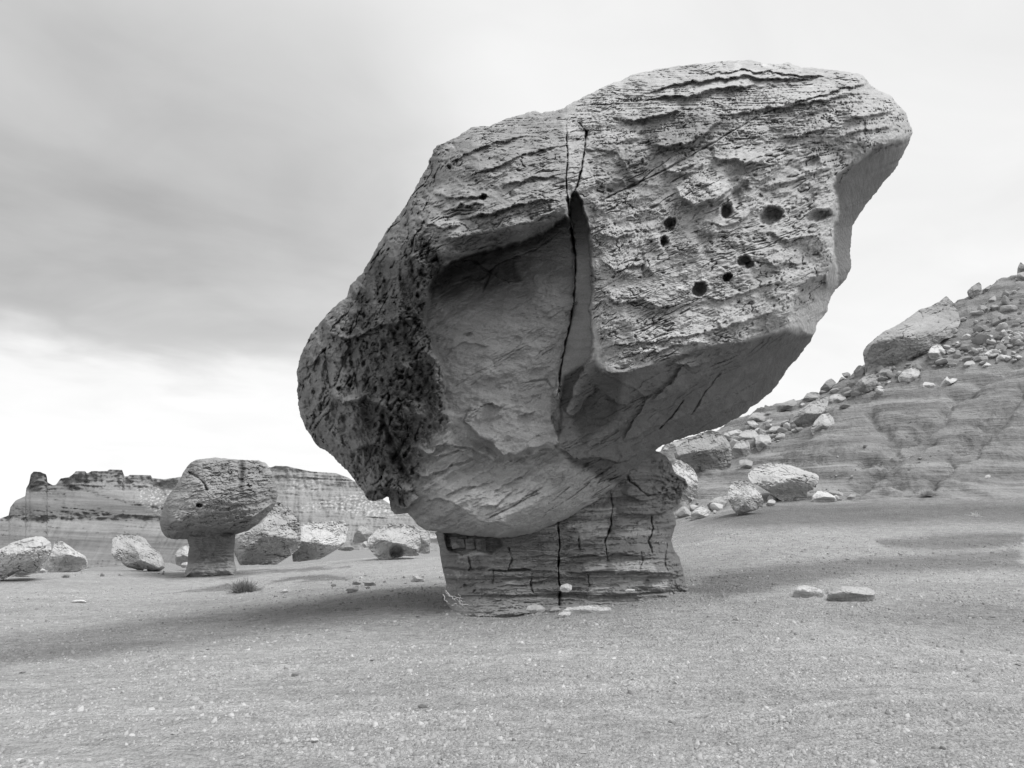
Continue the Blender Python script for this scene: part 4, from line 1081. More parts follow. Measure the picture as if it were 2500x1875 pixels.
    ('s2', 'bright squarish white boulder below the giant outcrop', ZS([(1048, 1180), (1090, 1110), (1190, 1073), (1250, 1140), (1264, 1180), (1225, 1250), (1150, 1288), (1080, 1245)]), .54, .5, 0, 3, {'dome': .6}),
    ('s3', 'flat oval stone right of the squarish white boulder', ZS([(1268, 1175), (1330, 1120), (1400, 1118), (1435, 1150), (1380, 1192), (1320, 1208)]), .40, .4, 0, 2, {'dome': .8}),
    ('s4', 'pale boulder under the lower left end of the giant outcrop', ZS([(450, 1430), (520, 1360), (600, 1338), (680, 1358), (690, 1410), (620, 1462), (540, 1485), (470, 1465)]), .40, .4, 0, 3, {'dome': .9}),
    ('s5', 'lumpy pitted pale boulder under the middle of the giant outcrop', ZS([(695, 1470), (760, 1390), (850, 1358), (940, 1368), (962, 1420), (920, 1492), (820, 1542), (740, 1555), (700, 1515)]), .42, .4, 0, 3, {}),
    ('s6', 'round boulder with a dark mottled face left of the giant outcrop foot', ZS([(160, 1630), (180, 1560), (240, 1500), (320, 1430), (400, 1413), (450, 1480), (455, 1570), (370, 1630), (280, 1670), (200, 1690)]), .30, .4, -.5, 3, {}),
    ('s7', 'small flat stone between the mottled boulder and the lumpy pale boulder', ZS([(533, 1572), (570, 1520), (640, 1500), (645, 1550), (570, 1584)]), .42, .4, -.3, 2, {}),
    ('s8', 'dark boulder standing upright on the skyline right of the giant outcrop', ZS([(1522, 440), (1570, 390), (1660, 333), (1690, 370), (1692, 440), (1650, 500), (1580, 540), (1545, 505)]), .27, .5, -.5, 3, {}),
    ('s9', 'wedge-shaped slab right below the dark upright skyline boulder', ZS([(1728, 605), (1780, 540), (1860, 488), (1922, 490), (1924, 540), (1850, 585)]), .36, .4, -.4, 3, {'dome': 1.0}),
    ('s10', 'sharp upright rock spike at the right edge of the photo', ZS([(2120, 240), (2130, 140), (2155, 95), (2196, 130), (2260, 150), (2270, 240)]), .27, .4, .8, 2, {}),
    ('s11', 'rounded boulder below the rock spike at the right edge', ZS([(2088, 300), (2120, 230), (2196, 208), (2270, 230), (2290, 320), (2150, 330)]), .34, .4, 0, 3, {}),
    ('s12', 'rounded two-tone boulder left of the rubble heap on the slope', ZS([(1478, 1315), (1510, 1280), (1590, 1268), (1622, 1320), (1580, 1365), (1500, 1365)]), .40, .4, 0, 3, {'dome': .9}),
    ('s13', 'low pale boulder at the upper edge of the smooth banded slope', ZS([(988, 1555), (1010, 1523), (1120, 1540), (1147, 1580), (1060, 1614), (1000, 1605)]), .46, .4, 0, 2, {'dome': .8}),
    ('s14', 'white spiky stone on the edge of the banded slope', ZS([(1188, 1625), (1230, 1520), (1280, 1453), (1310, 1500), (1345, 1480), (1405, 1485), (1390, 1515), (1290, 1565)]), .52, .3, -.6, 3, {}),
    ('s15', 'long pale slab at the top of the rubble heap', ZS([(1658, 1272), (1720, 1190), (1820, 1128), (1872, 1160), (1800, 1232), (1720, 1275)]), .48, .35, -.6, 3, {}),
    ('s16', 'pale rounded stone above the rubble heap', ZS([(1918, 1085), (1930, 1018), (1980, 1018), (2008, 1070), (1960, 1104)]), .50, .45, 0, 2, {}),
    ('s17', 'pale stone at the lower end of the rubble heap', ZS([(1678, 1365), (1740, 1288), (1842, 1330), (1780, 1375)]), .48, .35, 0, 2, {}),
    ('s18', 'tiny boulder standing on the skyline left of the rock spike', ZS([(1858, 345), (1870, 308), (1902, 313), (1898, 345)]), .28, .5, 0, 2, {}),
    ('s19', 'thin white slab lying on the upper slope', ZS([(1628, 965), (1700, 930), (1790, 898), (1796, 930), (1700, 965)]), .50, .3, -.3, 2, {}),
    ('s20', 'white flat stone below the thin white slab', ZS([(1748, 985), (1790, 958), (1852, 980), (1842, 1012), (1760, 1014)]), .50, .3, 0, 2, {}),
    ('s21', 'small oval white stone right of the giant outcrop base', ZS([(1378, 1055), (1410, 1038), (1448, 1060), (1410, 1080)]), .48, .4, 0, 2, {}),
    ('s22', 'small white stone in the middle of the upper slope', ZS([(1788, 652), (1820, 623), (1858, 655), (1820, 672)]), .50, .4, 0, 2, {}),
    ('s24', 'pale stone on the right side of the rubble heap', ZS([(2068, 1255), (2130, 1200), (2185, 1230), (2150, 1260)]), .48, .4, 0, 2, {}),
    ('s25', 'blocky pale stone in the middle of the rubble heap', ZS([(1860, 1240), (1920, 1195), (2030, 1215), (2035, 1250), (1930, 1290), (1870, 1285)]), .46, .4, 0, 3, {}),
    ('s26', 'jagged dark ledge rock on the skyline right of the upright boulder', ZS([(1700, 440), (1740, 400), (1800, 365), (1830, 400), (1800, 450), (1720, 480)]), .30, .3, -.5, 4, {}),
    # ground
    ('g1', 'pale flat-topped stone, left one of the pair on open gravel', to_src(1800, 1200, 3.16, [(432, 775), (460, 735), (510, 722), (590, 738), (650, 758), (672, 795), (655, 822), (560, 825), (470, 826), (435, 810)]), .46, .35, .1, 2, {'dome': .9}),
    ('g2', 'darker layered stone, right one of the pair on open gravel', to_src(1800, 1200, 3.16, [(690, 828), (700, 790), (760, 745), (810, 728), (900, 735), (1000, 740), (1060, 765), (1062, 810), (1040, 845), (900, 855), (780, 845)]), .40, .35, .2, 1, {'dome': .9}),
    ('g3', 'long white slab lying flat in front of the pedestal', to_src(800, 1400, 2.458, [(1400, 228), (1440, 205), (1520, 194), (1600, 190), (1700, 205), (1705, 228), (1620, 246), (1520, 248), (1440, 244)]), .60, .12, 0, 1, {'dome': .5}),
    ('g4', 'pale rounded rock at the left of the long white slab', to_src(800, 1400, 2.458, [(1185, 230), (1200, 196), (1240, 182), (1290, 196), (1310, 215), (1290, 240), (1210, 246)]), .48, .3, 0, 2, {'dome': .8}),
    ('g5', 'small white stone in front of the left tip of the long slab', to_src(800, 1400, 2.458, [(1378, 255), (1390, 235), (1430, 228), (1460, 235), (1450, 262), (1400, 270)]), .54, .35, 0, 2, {}),
    ('g6', 'small grey shard between the rounded rock and the long slab', to_src(800, 1400, 2.458, [(1330, 228), (1345, 205), (1370, 195), (1400, 215), (1390, 235), (1350, 238)]), .40, .35, 0, 3, {}),
    ('g7', 'bright white topped stone at the foot of the vertical joint in the pedestal', to_src(800, 1400, 2.458, [(1392, 95), (1400, 70), (1435, 60), (1465, 70), (1466, 95), (1450, 110), (1405, 110)]), .56, .4, 0, 3, {'fwd': .35}),
    ('g8', 'small flat white stone at the right foot of the pedestal', to_src(800, 1400, 2.458, [(1780, 104), (1800, 92), (1845, 95), (1842, 110), (1800, 116)]), .56, .35, 0, 2, {'fwd': .35}),
    ('g9', 'pale stone with dark top edge, nearest of the small cluster left of the pedestal', Z6([(1080, 1330), (1100, 1310), (1150, 1280), (1200, 1290), (1200, 1335), (1130, 1358)]), .46, .35, 0, 3, {}),
    ('g10', 'grey pointed stone, back left of the small cluster left of the pedestal', Z6([(1140, 1280), (1150, 1245), (1180, 1225), (1225, 1270), (1215, 1290), (1160, 1290)]), .34, .4, 0, 3, {}),
    ('g11', 'dark-sided stone, right of the small cluster left of the pedestal', Z6([(1250, 1290), (1255, 1240), (1270, 1230), (1320, 1250), (1360, 1280), (1350, 1298), (1280, 1298)]), .33, .4, 0, 3, {'dome': 1.0}),
    ('g12', 'low pile-like stone close to the pedestal on the left', Z6([(1665, 1260), (1690, 1215), (1740, 1195), (1790, 1245), (1770, 1255)]), .42, .3, 0, 4, {}),
    ('g13', 'small pale pointed stone right of the dark bush', Z6([(480, 1362), (520, 1330), (545, 1312), (568, 1345), (560, 1358)]), .48, .3, 0, 2, {}),
    ('g14', 'flat pale stone on the pale crest at left', Z5([(630, 1440), (660, 1422), (710, 1413), (760, 1422), (785, 1442), (700, 1448)]), .50, .3, 0, 2, {}),
    ('g15', 'half-buried dark stone in the dark gravel near the twigs', Z6([(1160, 1500), (1175, 1480), (1210, 1476), (1235, 1495), (1220, 1505)]), .18, .3, 0, 2, {}),
    ('g16', 'rounded pale stone alone on the foreground gravel, centre left', to_src(0, 1400, 2.458, [(1855, 1015), (1865, 990), (1895, 982), (1915, 1000), (1908, 1020), (1870, 1024)]), .46, .45, 0, 2, {}),
    ('g17', 'thin stone leaning at the foot of the hill right of the white dome boulder', Z8([(2055, 1412), (2085, 1375), (2130, 1345), (2168, 1360), (2160, 1400), (2100, 1418)]), .36, .3, -.5, 3, {}),
    ('g18', 'small pale stone on the lower right of the banded slope', to_src(1850, 850, 3.403, [(1880, 1080), (1895, 1055), (1925, 1050), (1945, 1072), (1920, 1088)]), .44, .4, 0, 2, {}),
    ('g19', 'small angular dark stone at the left edge of the foreground', to_src(0, 1400, 2.458, [(110, 598), (130, 588), (158, 584), (150, 600), (120, 606)]), .24, .4, 0, 2, {}),
]


def make_boulder(name, label, outl, tone0, rel, tilt, planes, opt, cat='boulder', seed=1, hang=None):
    o = np.array(outl); x0, y0 = o.min(0); x1, y1 = o.max(0)
    cx, cy = (x0 + x1) / 2, (y0 + y1) / 2
    if poly_sd(o, np.array([cx]), np.array([cy]))[0] < 3:
        cx, cy = o.mean(0)
    hw, hh = (x1 - x0) / 2, (y1 - y0) / 2
    bx = o[o[:, 1] > y1 - .25 * (y1 - y0)][:, 0].mean()
    if hang is None:
        Yf = -1
        for dy in (0, 3, 8, 16, 30, 50):
            Yf = foot(bx, y1 - 1 + dy)[0]
            if Yf > 0: break
        if Yf < 0: Yf = 52.0
    else: Yf = hang
    Yf += opt.get('back', 0) - opt.get('fwd', 0)
    w_m = 2 * math.sqrt(hw * hh) / F * Yf
    n = int(np.clip((hw + hh) * 2.2, 40, 330))
    fn = boulder_Y(Yf, w_m, seed, tone0, rel, .03, planes, cx, cy, hw, hh, tilt, opt.get('dome', .45))
    if 'hole' in opt:
        (hx, hy), rx, ry, de = opt['hole']; f0 = fn
        def fn(px, py, e, s):
            Y, t = f0(px, py, e, s)
            Y = Y + de * sst(1.2, .7, np.hypot((px - hx) / rx, (py - hy) / ry)); return Y, t
    V, Q, T, tone, PXY = sculpt(outl, (cx, cy), fn, w_m * .7, n, max(10, n // 4), max(4, n // 18), jag=min(2.2, hw * .05), seed=seed, jf=.09)
    base = np.array([V[:, 0].mean(), V[:, 1].mean(), V[:, 2].min()])
    me = mesh_np(name, V - base, Q, T, tone, M_BOULD)
    ob = link(name, me, None, label=label, category=cat)
    ob.location = base
    return ob, Yf


# small hoodoo: cap + stem
CAP = [(529, 1117), (502, 1119), (480, 1122), (466, 1128), (452, 1145), (439, 1170), (428, 1188), (412, 1207), (400, 1230), (394, 1254), (389, 1275), (392, 1289), (397, 1302), (407, 1313),
       (423, 1317), (456, 1317), (477, 1317), (515, 1316), (550, 1314), (572, 1306), (604, 1297), (631, 1279), (650, 1259), (667, 1240), (674, 1226), (678, 1210), (676, 1188), (668, 1161), (658, 1142),
       (648, 1129), (631, 1124), (593, 1122), (566, 1120)]
STEM = [(452, 1300), (458, 1322), (462, 1335), (459, 1351), (457, 1378), (452, 1395), (448, 1412), (510, 1416), (574, 1408), (578, 1390), (572, 1370), (571, 1351), (573, 1325), (575, 1300), (510, 1290)]
HY = float(foot(510, 1408)[0])


def cap_Y(px, py, e, s):
    C = [(430, 1190, .3), (470, 1140, .2), (560, 1130, .2), (650, 1150, .6), (670, 1200, .8), (640, 1260, .5), (560, 1300, .4), (450, 1310, .5), (400, 1270, .5),
         (460, 1220, -.6), (430, 1270, -.4), (520, 1200, -.75), (600, 1200, -.35), (520, 1260, -.7), (580, 1260, -.3), (480, 1290, -.1), (500, 1310, .4)]
    Y = HY + 1.0 * rbf([(a / 100, b / 100, c) for a, b, c in C], (px / 100, py / 100), 1e-3).astype(float)
    ac = py + .12 * px + 6 * fbm(px / 60, py / 60, 3.0, 3)
    nb = fbm(px / 70, ac / 11, 4.0, 5, .55)
    Y += .16 * (terr(nb * 5 + 40, .25) / 5 - 8)
    n9 = fbm(px / 60, ac / 34, 14.0, 3); Y += .26 * (terr(n9 * 5 + 40, .15) / 5 - 8 - .6 * n9)
    Y += .18 * fbm(px / 25, py / 22, 5.0, 5, .6) + .04 * fbm(px / 6, py / 5, 5.0, 3)
    Y += roll(e, 16, .35)
    ledge(Y, [(397, 1290), (430, 1272), (470, 1276), (520, 1290), (570, 1276), (620, 1262), (672, 1225)], px, py, .3, 12)
    crack(Y, [(458, 1150), (480, 1162), (500, 1182), (508, 1200)], px, py, .22, 2.5)
    k = np.hypot((px - 487) / 8, (py - 1234) / 5); Y += .4 * sst(1.2, .7, k)
    Y += .13 * crev(px, ac, 60, 10, 4.4, .025, .0, .35) + .12 * crev(px, py, 30, 24, 6.4, .02, .1, .35)
    t = .29 + .12 * fbm(px / 40, ac / 14, 7.0, 4)
    t += .06 * region([(395, 1250), (460, 1150), (520, 1160), (560, 1240), (440, 1280)], px, py, 16)
    t -= .21 * np.exp(-((px - 591) / 7) ** 2) * sst(1235, 1170, py)
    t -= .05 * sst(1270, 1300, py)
    return Y, np.clip(t, .07, .5)


def stem_Y(px, py, e, s):
    Y = HY + .25 + .0 * px - .25 * sst(1370, 1415, py)
    ac = py + 2 * fbm(px / 30, py / 20, 1.0, 2)
    nb = fbm(px / 50, ac / 6, 3.0, 4); Y = Y + .09 * (terr(nb * 5 + 40, .3) / 5 - 8) + .12 * fbm(px / 14, py / 12, 8.0, 4)
    Y += roll(e, 22, .7)
    t = .20 + .05 * fbm(px / 30, ac / 5, 3.0, 4) + .13 * sst(1362, 1380, py)
    t += .10 * region([(500, 1362), (512, 1370), (505, 1385), (495, 1405), (488, 1400), (502, 1380)], px, py, 3)
    return Y, np.clip(t, .06, .5)


V, Q, T, tone, _ = sculpt(CAP, (530, 1215), cap_Y, 2.0, 520, 130, 14, jag=2.2, seed=5, jf=.08)
b0 = np.array([V[:, 0].mean(), V[:, 1].mean(), V[:, 2].min()])
o_ = link('mushroom_cap_boulder', mesh_np('mushroom_cap_boulder', V - b0, Q, T, tone, M_BOULD), None,
          label='grey boulder with a dark stain, capping the small hoodoo at left', category='boulder'); o_.location = b0
V, Q, T, tone, _ = sculpt(STEM, (513, 1355), stem_Y, 1.3, 300, 60, 8, jag=1.8, seed=6, jf=.1)
b0 = np.array([V[:, 0].mean(), V[:, 1].mean(), V[:, 2].min()])
o_ = link('hoodoo_stem', mesh_np('hoodoo_stem', V - b0, Q, T, tone, M_SHALE), None,
          label='narrow dark rock stem under the stained boulder at left', category='rock pedestal'); o_.location = b0

depth_of = {}
for i, (key, label, outl, tn, rel, tilt, npl, opt) in enumerate(BL):
    hang = None
    small = key.startswith('g') and key not in ('g3',)
    if key == 's1b': hang = depth_of['s1'] + 2.5
    if key == 'r21': hang = depth_of.get('r21b')
    if key == 's10': hang = 51.0
    if key == 'g7': hang = 11.0
    if key == 'g8': hang = 11.25
    nm = 'stone' if (small or key in ('wedge', 'chip', 's21', 's22', 's20', 'r20', 'r20b', 'r6b', 'knob')) else ('rock_slab' if key in ('slab', 'g3', 'r3b', 's19', 's15', 's9') else 'boulder')
    _, dp = make_boulder(nm, label, outl, tn, rel, tilt, npl, opt, cat=nm.replace('_', ' '), seed=i * 3 + 2, hang=hang)
    depth_of[key] = dp

# wedged stones in the gap under the boulder, left top of the pedestal
for i, (q, lb) in enumerate([(([(1102, 1318), (1132, 1316), (1135, 1337), (1104, 1340)]), 'flat squared stone wedged in the gap, leftmost of the three'),
                (([(1136, 1316), (1156, 1314), (1160, 1340), (1138, 1342)]), 'upright squared stone wedged in the gap, middle of the three'),
                (([(1160, 1316), (1184, 1315), (1187, 1350), (1163, 1346)]), 'squared stone wedged in the gap, rightmost of the three')]):
    make_boulder('wedged_stone', lb + ' under the balanced boulder', q, .24, .5, 0, 3, {'dome': .2}, cat='stone', seed=200 + i, hang=11.8)

# ------------------------------------------------------------------ mesa far left
def build_mesa(name, sky, px0, px1, ybase, Dfun, nx, ny, tone_f, depth_back, seed, amp):
    pxs = np.linspace(px0, px1, nx)
    sx = np.array([p[0] for p in sky], float); sy = np.array([p[1] for p in sky], float)
    top = np.interp(pxs, sx, sy) + .8 * fbm(pxs / 6, 0 * pxs, seed, 3)
    t = np.linspace(0, 1, ny)
    PX = np.broadcast_to(pxs, (ny, nx)); PY = ybase + (top[None] - ybase) * t[:, None]
    D = Dfun(PX, PY, t[:, None] + 0 * PX)
    x, y, z = pos(PX, PY, D)
    V = [np.stack([x, y, z], -1)]
    # plateau and rear
    last = V[0][-1]
    for k, dz in ((1.03, .2), (1.1, .6), (1.35, -2), (1.5, -30)):
        P = last.copy(); P[:, 0] *= k; P[:, 1] *= k; P[:, 2] = P[:, 2] - .5 + dz * 0
        P[:, 2] = last[:, 2] if dz > 0 else np.minimum(last[:, 2] + dz, 60)
        P[:, 2] -= (k - 1) * 20
        if dz == -30: P[:, 2] = -8
        V.append(P[None])
    # foot goes below the plain
    ft = V[0][0].copy(); ft[:, 2] = -12; ft[:, 1] -= 3
    V = np.concatenate([ft[None]] + V, 0)
    tn = tone_f(PX, PY, t[:, None] + 0 * PX)
    tn = np.concatenate([tn[:1], tn] + [tn[-1:]] * 4, 0)
    n_r = V.shape[0]
    i = np.arange(n_r - 1)[:, None] * nx; j = np.arange(nx - 1)[None]
    q = np.stack([i + j, i + j + 1, i + nx + j + 1, i + nx + j], -1).reshape(-1, 4)
    me = mesh_np(name, V.reshape(-1, 3), q, None, tn.ravel(), M_MESA)
    return link(name, me, None, kind='structure')


SKY_A = [(-700, 1330), (-300, 1290), (0, 1266), (22, 1258), (24, 1240), (38, 1222), (64, 1210), (62, 1196), (72, 1178), (74, 1160), (82, 1151), (98, 1152), (112, 1158), (116, 1168), (112, 1174), (120, 1180), (130, 1185),
         (137, 1183), (148, 1168), (168, 1165), (178, 1158), (186, 1150), (208, 1150), (212, 1156), (224, 1150), (262, 1150), (266, 1146), (298, 1147), (304, 1163), (314, 1162), (316, 1159), (368, 1160), (372, 1167),
         (400, 1170), (470, 1160), (560, 1150), (700, 1140)]
SKY_B = [(380, 1175), (420, 1168), (450, 1162), (600, 1145), (650, 1140), (662, 1141), (672, 1137), (700, 1138), (740, 1147), (760, 1151), (820, 1155), (850, 1166), (900, 1195), (960, 1236), (1010, 1262), (1060, 1285), (1300, 1300)]


def mesaA_D(PX, PY, t):
    # cliff above, talus skirt below
    D0 = 215 + 25 * sst(150, 400, PX)
    lvl = PY
    D = D0 - 75 * sst(1262, 1400, PY) - 22 * sst(1185, 1262, PY)
    D = D + 5 * fbm(PX / 60, PY / 50, 3.0, 4)
    ac = PY - .05 * PX + 4 * fbm(PX / 120, PY / 60, 2.0, 2)
    nb = fbm(PX / 160, ac / 9, 5.0, 4)
    st = (terr(nb * 4 + 40, .2) / 4 - 10)
    D = D + 1.0 * st * sst(1275, 1240, PY)
    D = D + 2.5 * st * sst(1270, 1290, PY)
    cl = region([(140, 1140), (600, 1130), (560, 1270), (300, 1225), (170, 1185)], PX.ravel().astype(np.float32), PY.ravel().astype(np.float32), 5).reshape(PX.shape)
    D = D + cl * (1.3 * ridged(PX / 26, PY / 90, 9.0, 3) - 3)
    D = D + 4 * ridged((PX + .5 * PY) / 26, PY / 160, 4.0, 4) * sst(1262, 1320, PY) + 1.2 * fbm(PX / 12, PY / 6, 6.0, 4)
    for P, am in (([(24, 1236), (120, 1236), (230, 1246), (300, 1256), (390, 1262)], 7), ([(30, 1225), (150, 1228), (260, 1242)], 4), ([(60, 1206), (170, 1205), (260, 1222)], 3),
                  ([(140, 1184), (300, 1186), (400, 1190)], 4), ([(160, 1168), (300, 1176), (460, 1180)], 3), ([(170, 1205), (300, 1212), (330, 1212)], 3), ([(24, 1243), (200, 1250), (350, 1262)], 4), ([(72, 1172), (112, 1176)], 4), ([(64, 1195), (118, 1192)], 3)):
        f = D.ravel(); ledge(f, P, PX.ravel().astype(np.float32), (PY + 2 * fbm(PX / 20, PY / 20, 1.0, 3)).ravel().astype(np.float32), am * .12, 5, 1.0); D = f.reshape(D.shape)
    return D


def mesaA_t(PX, PY, t):
    ac = PY - .05 * PX
    tn = .215 + .12 * fbm(PX / 120, ac / 4, 7.0, 4)
    tn = tn - .06 * sst(1225, 1235, PY) * sst(1262, 1250, PY)
    tn = tn + .05 * sst(1262, 1272, ac + 10) * sst(1320, 1290, PY)
    tn = tn - .06 * sst(1284, 1290, ac + 6 * fbm(PX / 40, PY / 20, 3.0, 3)) * sst(1300, 1292, ac) - .05 * sst(1300, 1306, ac + 4 * fbm(PX / 30, PY / 20, 4.0, 3)) * sst(1340, 1312, ac)
    tn = tn + .07 * fbm((PX + .6 * PY) / 18, PY / 60, 12.0, 4) * sst(1262, 1300, PY)
    cl = region([(140, 1130), (600, 1120), (560, 1260), (300, 1215), (170, 1180)], PX.ravel().astype(np.float32), PY.ravel().astype(np.float32), 6).reshape(PX.shape)
    tn = tn + cl * .06
    rub = region([(330, 1190), (470, 1175), (560, 1260), (390, 1255), (345, 1225)], PX.ravel().astype(np.float32), PY.ravel().astype(np.float32), 10).reshape(PX.shape)
    tn = tn + rub * .30 * sst(.05, .3, fbm(PX / 6, PY / 4, 8.0, 3))
    return np.clip(tn, .08, .6)


def mesaB_D(PX, PY, t):
    D = 330 - 90 * sst(1140, 1420, PY) - .06 * (PX - 700)
    ac = PY - .03 * PX + 3 * fbm(PX / 120, PY / 60, 2.0, 2)
    nb = fbm(PX / 200, ac / 7, 5.0, 4)
    D = D + 2.2 * (terr(nb * 4 + 40, .2) / 4 - 10) + 3 * fbm(PX / 40, PY / 30, 3.0, 4)
    D = D + 3 * ridged(PX / 30, PY / 80, 4.0, 3)
    for P, am in (([(660, 1160), (760, 1166), (850, 1172), (900, 1176)], 9), ([(670, 1205), (800, 1212), (860, 1214)], 7), ([(680, 1246), (800, 1252), (960, 1266), (1060, 1276)], 6), ([(700, 1270), (860, 1282), (1000, 1292)], 6), ([(660, 1182), (780, 1186)], 4), ([(730, 1225), (900, 1236)], 4)):
        f = D.ravel(); ledge(f, P, PX.ravel().astype(np.float32), (PY + 2 * fbm(PX / 20, PY / 20, 1.0, 3)).ravel().astype(np.float32), am * .12, 5, 1.0); D = f.reshape(D.shape)
    return D


def mesaB_t(PX, PY, t):
    ac = PY - .03 * PX
    tn = .29 + .10 * fbm(PX / 160, ac / 3.5, 7.0, 4)
    rub = region([(700, 1160), (800, 1165), (770, 1205), (700, 1195)], PX.ravel().astype(np.float32), PY.ravel().astype(np.float32), 12).reshape(PX.shape)
    rub2 = region([(780, 1225), (880, 1200), (1000, 1262), (900, 1262), (790, 1245), (700, 1245)], PX.ravel().astype(np.float32), PY.ravel().astype(np.float32), 10).reshape(PX.shape)
    tn = tn + (rub * .18 + rub2 * .30) * sst(.0, .3, fbm(PX / 7, PY / 4, 8.0, 3))
    return np.clip(tn, .08, .6)


build_mesa('mesa', SKY_A, -700, 640, 1425, mesaA_D, 620, 150, mesaA_t, 40, 3, 1)
build_mesa('cliff', SKY_B, 380, 1300, 1425, mesaB_D, 420, 130, mesaB_t, 40, 8, 1)

# ------------------------------------------------------------------ loose stones
def ico(sub, seed, flat, amp):
    import bmesh
    bm = bmesh.new(); bmesh.ops.create_icosphere(bm, subdivisions=sub, radius=.5)
    v = np.array([p.co[:] for p in bm.verts])
    rs = np.random.RandomState(seed)
    n = v / np.linalg.norm(v, axis=1)[:, None]
    r = np.full(len(v), .5)
    for _ in range(15):                                     # cut flat facets
        d_ = rs.normal(size=3); d_ /= np.linalg.norm(d_); c = rs.uniform(.24, .42)
        k = n @ d_
        r = np.where(k > 0.05, np.minimum(r, c / np.maximum(k, .05)), r)
    r = r * (1 + amp * fbm(n[:, 0] * 1.7 + seed, n[:, 1] * 1.7, n[:, 2] * 1.7, 4))
    v = n * r[:, None] * np.array([rs.uniform(.9, 1.3), rs.uniform(.7, 1.0), flat])
    for p, c in zip(bm.verts, v): p.co = c
    me = bpy.data.meshes.new('stone'); bm.to_mesh(me); bm.free()
    a = me.attributes.new('tone', 'FLOAT', 'POINT'); a.data.foreach_set('value', np.full(len(v), rs.uniform(.20, .44), np.float32))
    me.polygons.foreach_set('use_smooth', np.zeros(len(me.polygons), bool))
    me.materials.append(M_STONE)
    return me


STONES = [ico(3, 20 + i, RS.uniform(.40, .85), .10) for i in range(10)]
FLATS = [ico(2, 60 + i, RS.uniform(.15, .32), .3) for i in range(8)]


def place(px, py):
    h = ('left edge', 'left part', 'centre', 'right part', 'right edge')[int(min(4, max(0, px // 500)))]
    if py > 1500: return ', %s of the photo, %s' % (h, 'far' if py < 1600 else ('mid distance' if py < 1720 else 'near the camera'))
    if px > 1600: return ', %s of the slope' % ('left end' if px < 1850 else 'lower left' if px < 2100 else 'middle' if px < 2300 else 'right end')
    return ', %s of the shelf' % ('left end' if px < 300 else 'middle' if px < 700 else 'right end')


def scatter(n, region_px, size_px, name, label, cat, group, meshes, rs, sink=.25, smin=.03):
    P = np.asarray(region_px, np.float32)
    x0, y0 = P.min(0); x1, y1 = P.max(0)
    pts = []
    while len(pts) < n:
        c = np.array([[rs.uniform(x0, x1), rs.uniform(y0, y1)] for _ in range(n * 2)], np.float32)
        ok = poly_sd(P, c[:, 0], c[:, 1]) > 0
        pts += [tuple(p) for p in c[ok]]
    pts = np.array(pts[:n])
    Y = foot(pts[:, 0], pts[:, 1])
    x, y, z = pos(pts[:, 0], pts[:, 1], np.abs(Y))
    z = ground_h(x, y)
    for i in range(n):
        if Y[i] < 0: continue
        s = max(smin, (size_px[0] + (size_px[1] - size_px[0]) * rs.rand() ** 2.2) / F * Y[i])
        me = meshes[rs.randint(len(meshes))]
        o = bpy.data.objects.new(name, me); sc.collection.objects.link(o)
        hgt = max(v[2] for v in me_bounds(me)) * s
        o.location = (float(x[i]), float(y[i]), float(z[i]) + hgt * (1 - 2 * sink))
        o.rotation_euler = (rs.uniform(-.2, .2), rs.uniform(-.2, .2), rs.uniform(0, 6.28))
        o.scale = (s, s * rs.uniform(.7, 1.1), s)
        o['label'] = label + place(pts[i][0], pts[i][1]); o['category'] = cat; o['group'] = group


_mb = {}
def me_bounds(me):
    if me.name not in _mb:
        a = np.zeros(len(me.vertices) * 3, np.float32); me.vertices.foreach_get('co', a); a = a.reshape(-1, 3)
        _mb[me.name] = [a.min(0), a.max(0)]
    return _mb[me.name]


rs = np.random.RandomState(5)
scatter(210, [(1950, 990), (2120, 900), (2300, 800), (2500, 700), (2500, 860), (2330, 900), (2150, 960), (2000, 1020)], (9, 46), 'slope_stone',
        'small angular rubble stone on the upper hillside', 'stone', 'small rubble on the upper hillside', STONES, rs)
scatter(80, [(2380, 870), (2500, 780), (2500, 880), (2400, 900)], (12, 34), 'heap_stone',
        'pale stone in the rubble heap', 'stone', 'stones of the rubble heap', STONES, rs)
scatter(110, [(1660, 1110), (1800, 1060), (1960, 1020), (1950, 1060), (1880, 1090), (1830, 1110), (1700, 1120)], (10, 48), 'slope_stone',
        'small stone between the hillside boulders', 'stone', 'small stones between the hillside boulders', STONES, rs)
scatter(40, [(1700, 1225), (1950, 1225), (2450, 1090), (2100, 1100), (1800, 1180)], (5, 14), 'slope_stone',
        'small stone lying on the smooth banded slope', 'stone', 'stones on the banded slope', STONES, rs)
scatter(30, [(700, 1440), (900, 1405), (1080, 1405), (1080, 1430), (800, 1455), (500, 1470)], (6, 14), 'crest_stone',
        'small stone on the pale ground left of the pedestal', 'stone', 'small stones left of the pedestal', STONES, rs, smin=.03)
scatter(16, [(0, 1395), (300, 1392), (450, 1400), (640, 1380), (640, 1388), (400, 1410), (0, 1410)], (6, 16), 'shelf_stone',
        'small pale stone at the feet of the left boulders', 'stone', 'small stones at the feet of the left boulders', STONES, rs)
scatter(70, [(0, 1640), (900, 1540), (2500, 1480), (2500, 1870), (0, 1870)], (10, 24), 'ground_stone',
        'fist-sized stone on the gravel', 'stone', 'stones on the foreground gravel', FLATS + STONES[:5], rs, sink=.3, smin=.02)
scatter(46, [(1075, 1490), (1200, 1478), (1400, 1466), (1560, 1455), (1690, 1440), (1700, 1452), (1560, 1480), (1300, 1500), (1100, 1512)], (6, 20), 'base_chip',
        'small rock chip at the foot of the pedestal', 'stone', 'rock chips around the pedestal foot', STONES + FLATS, rs)
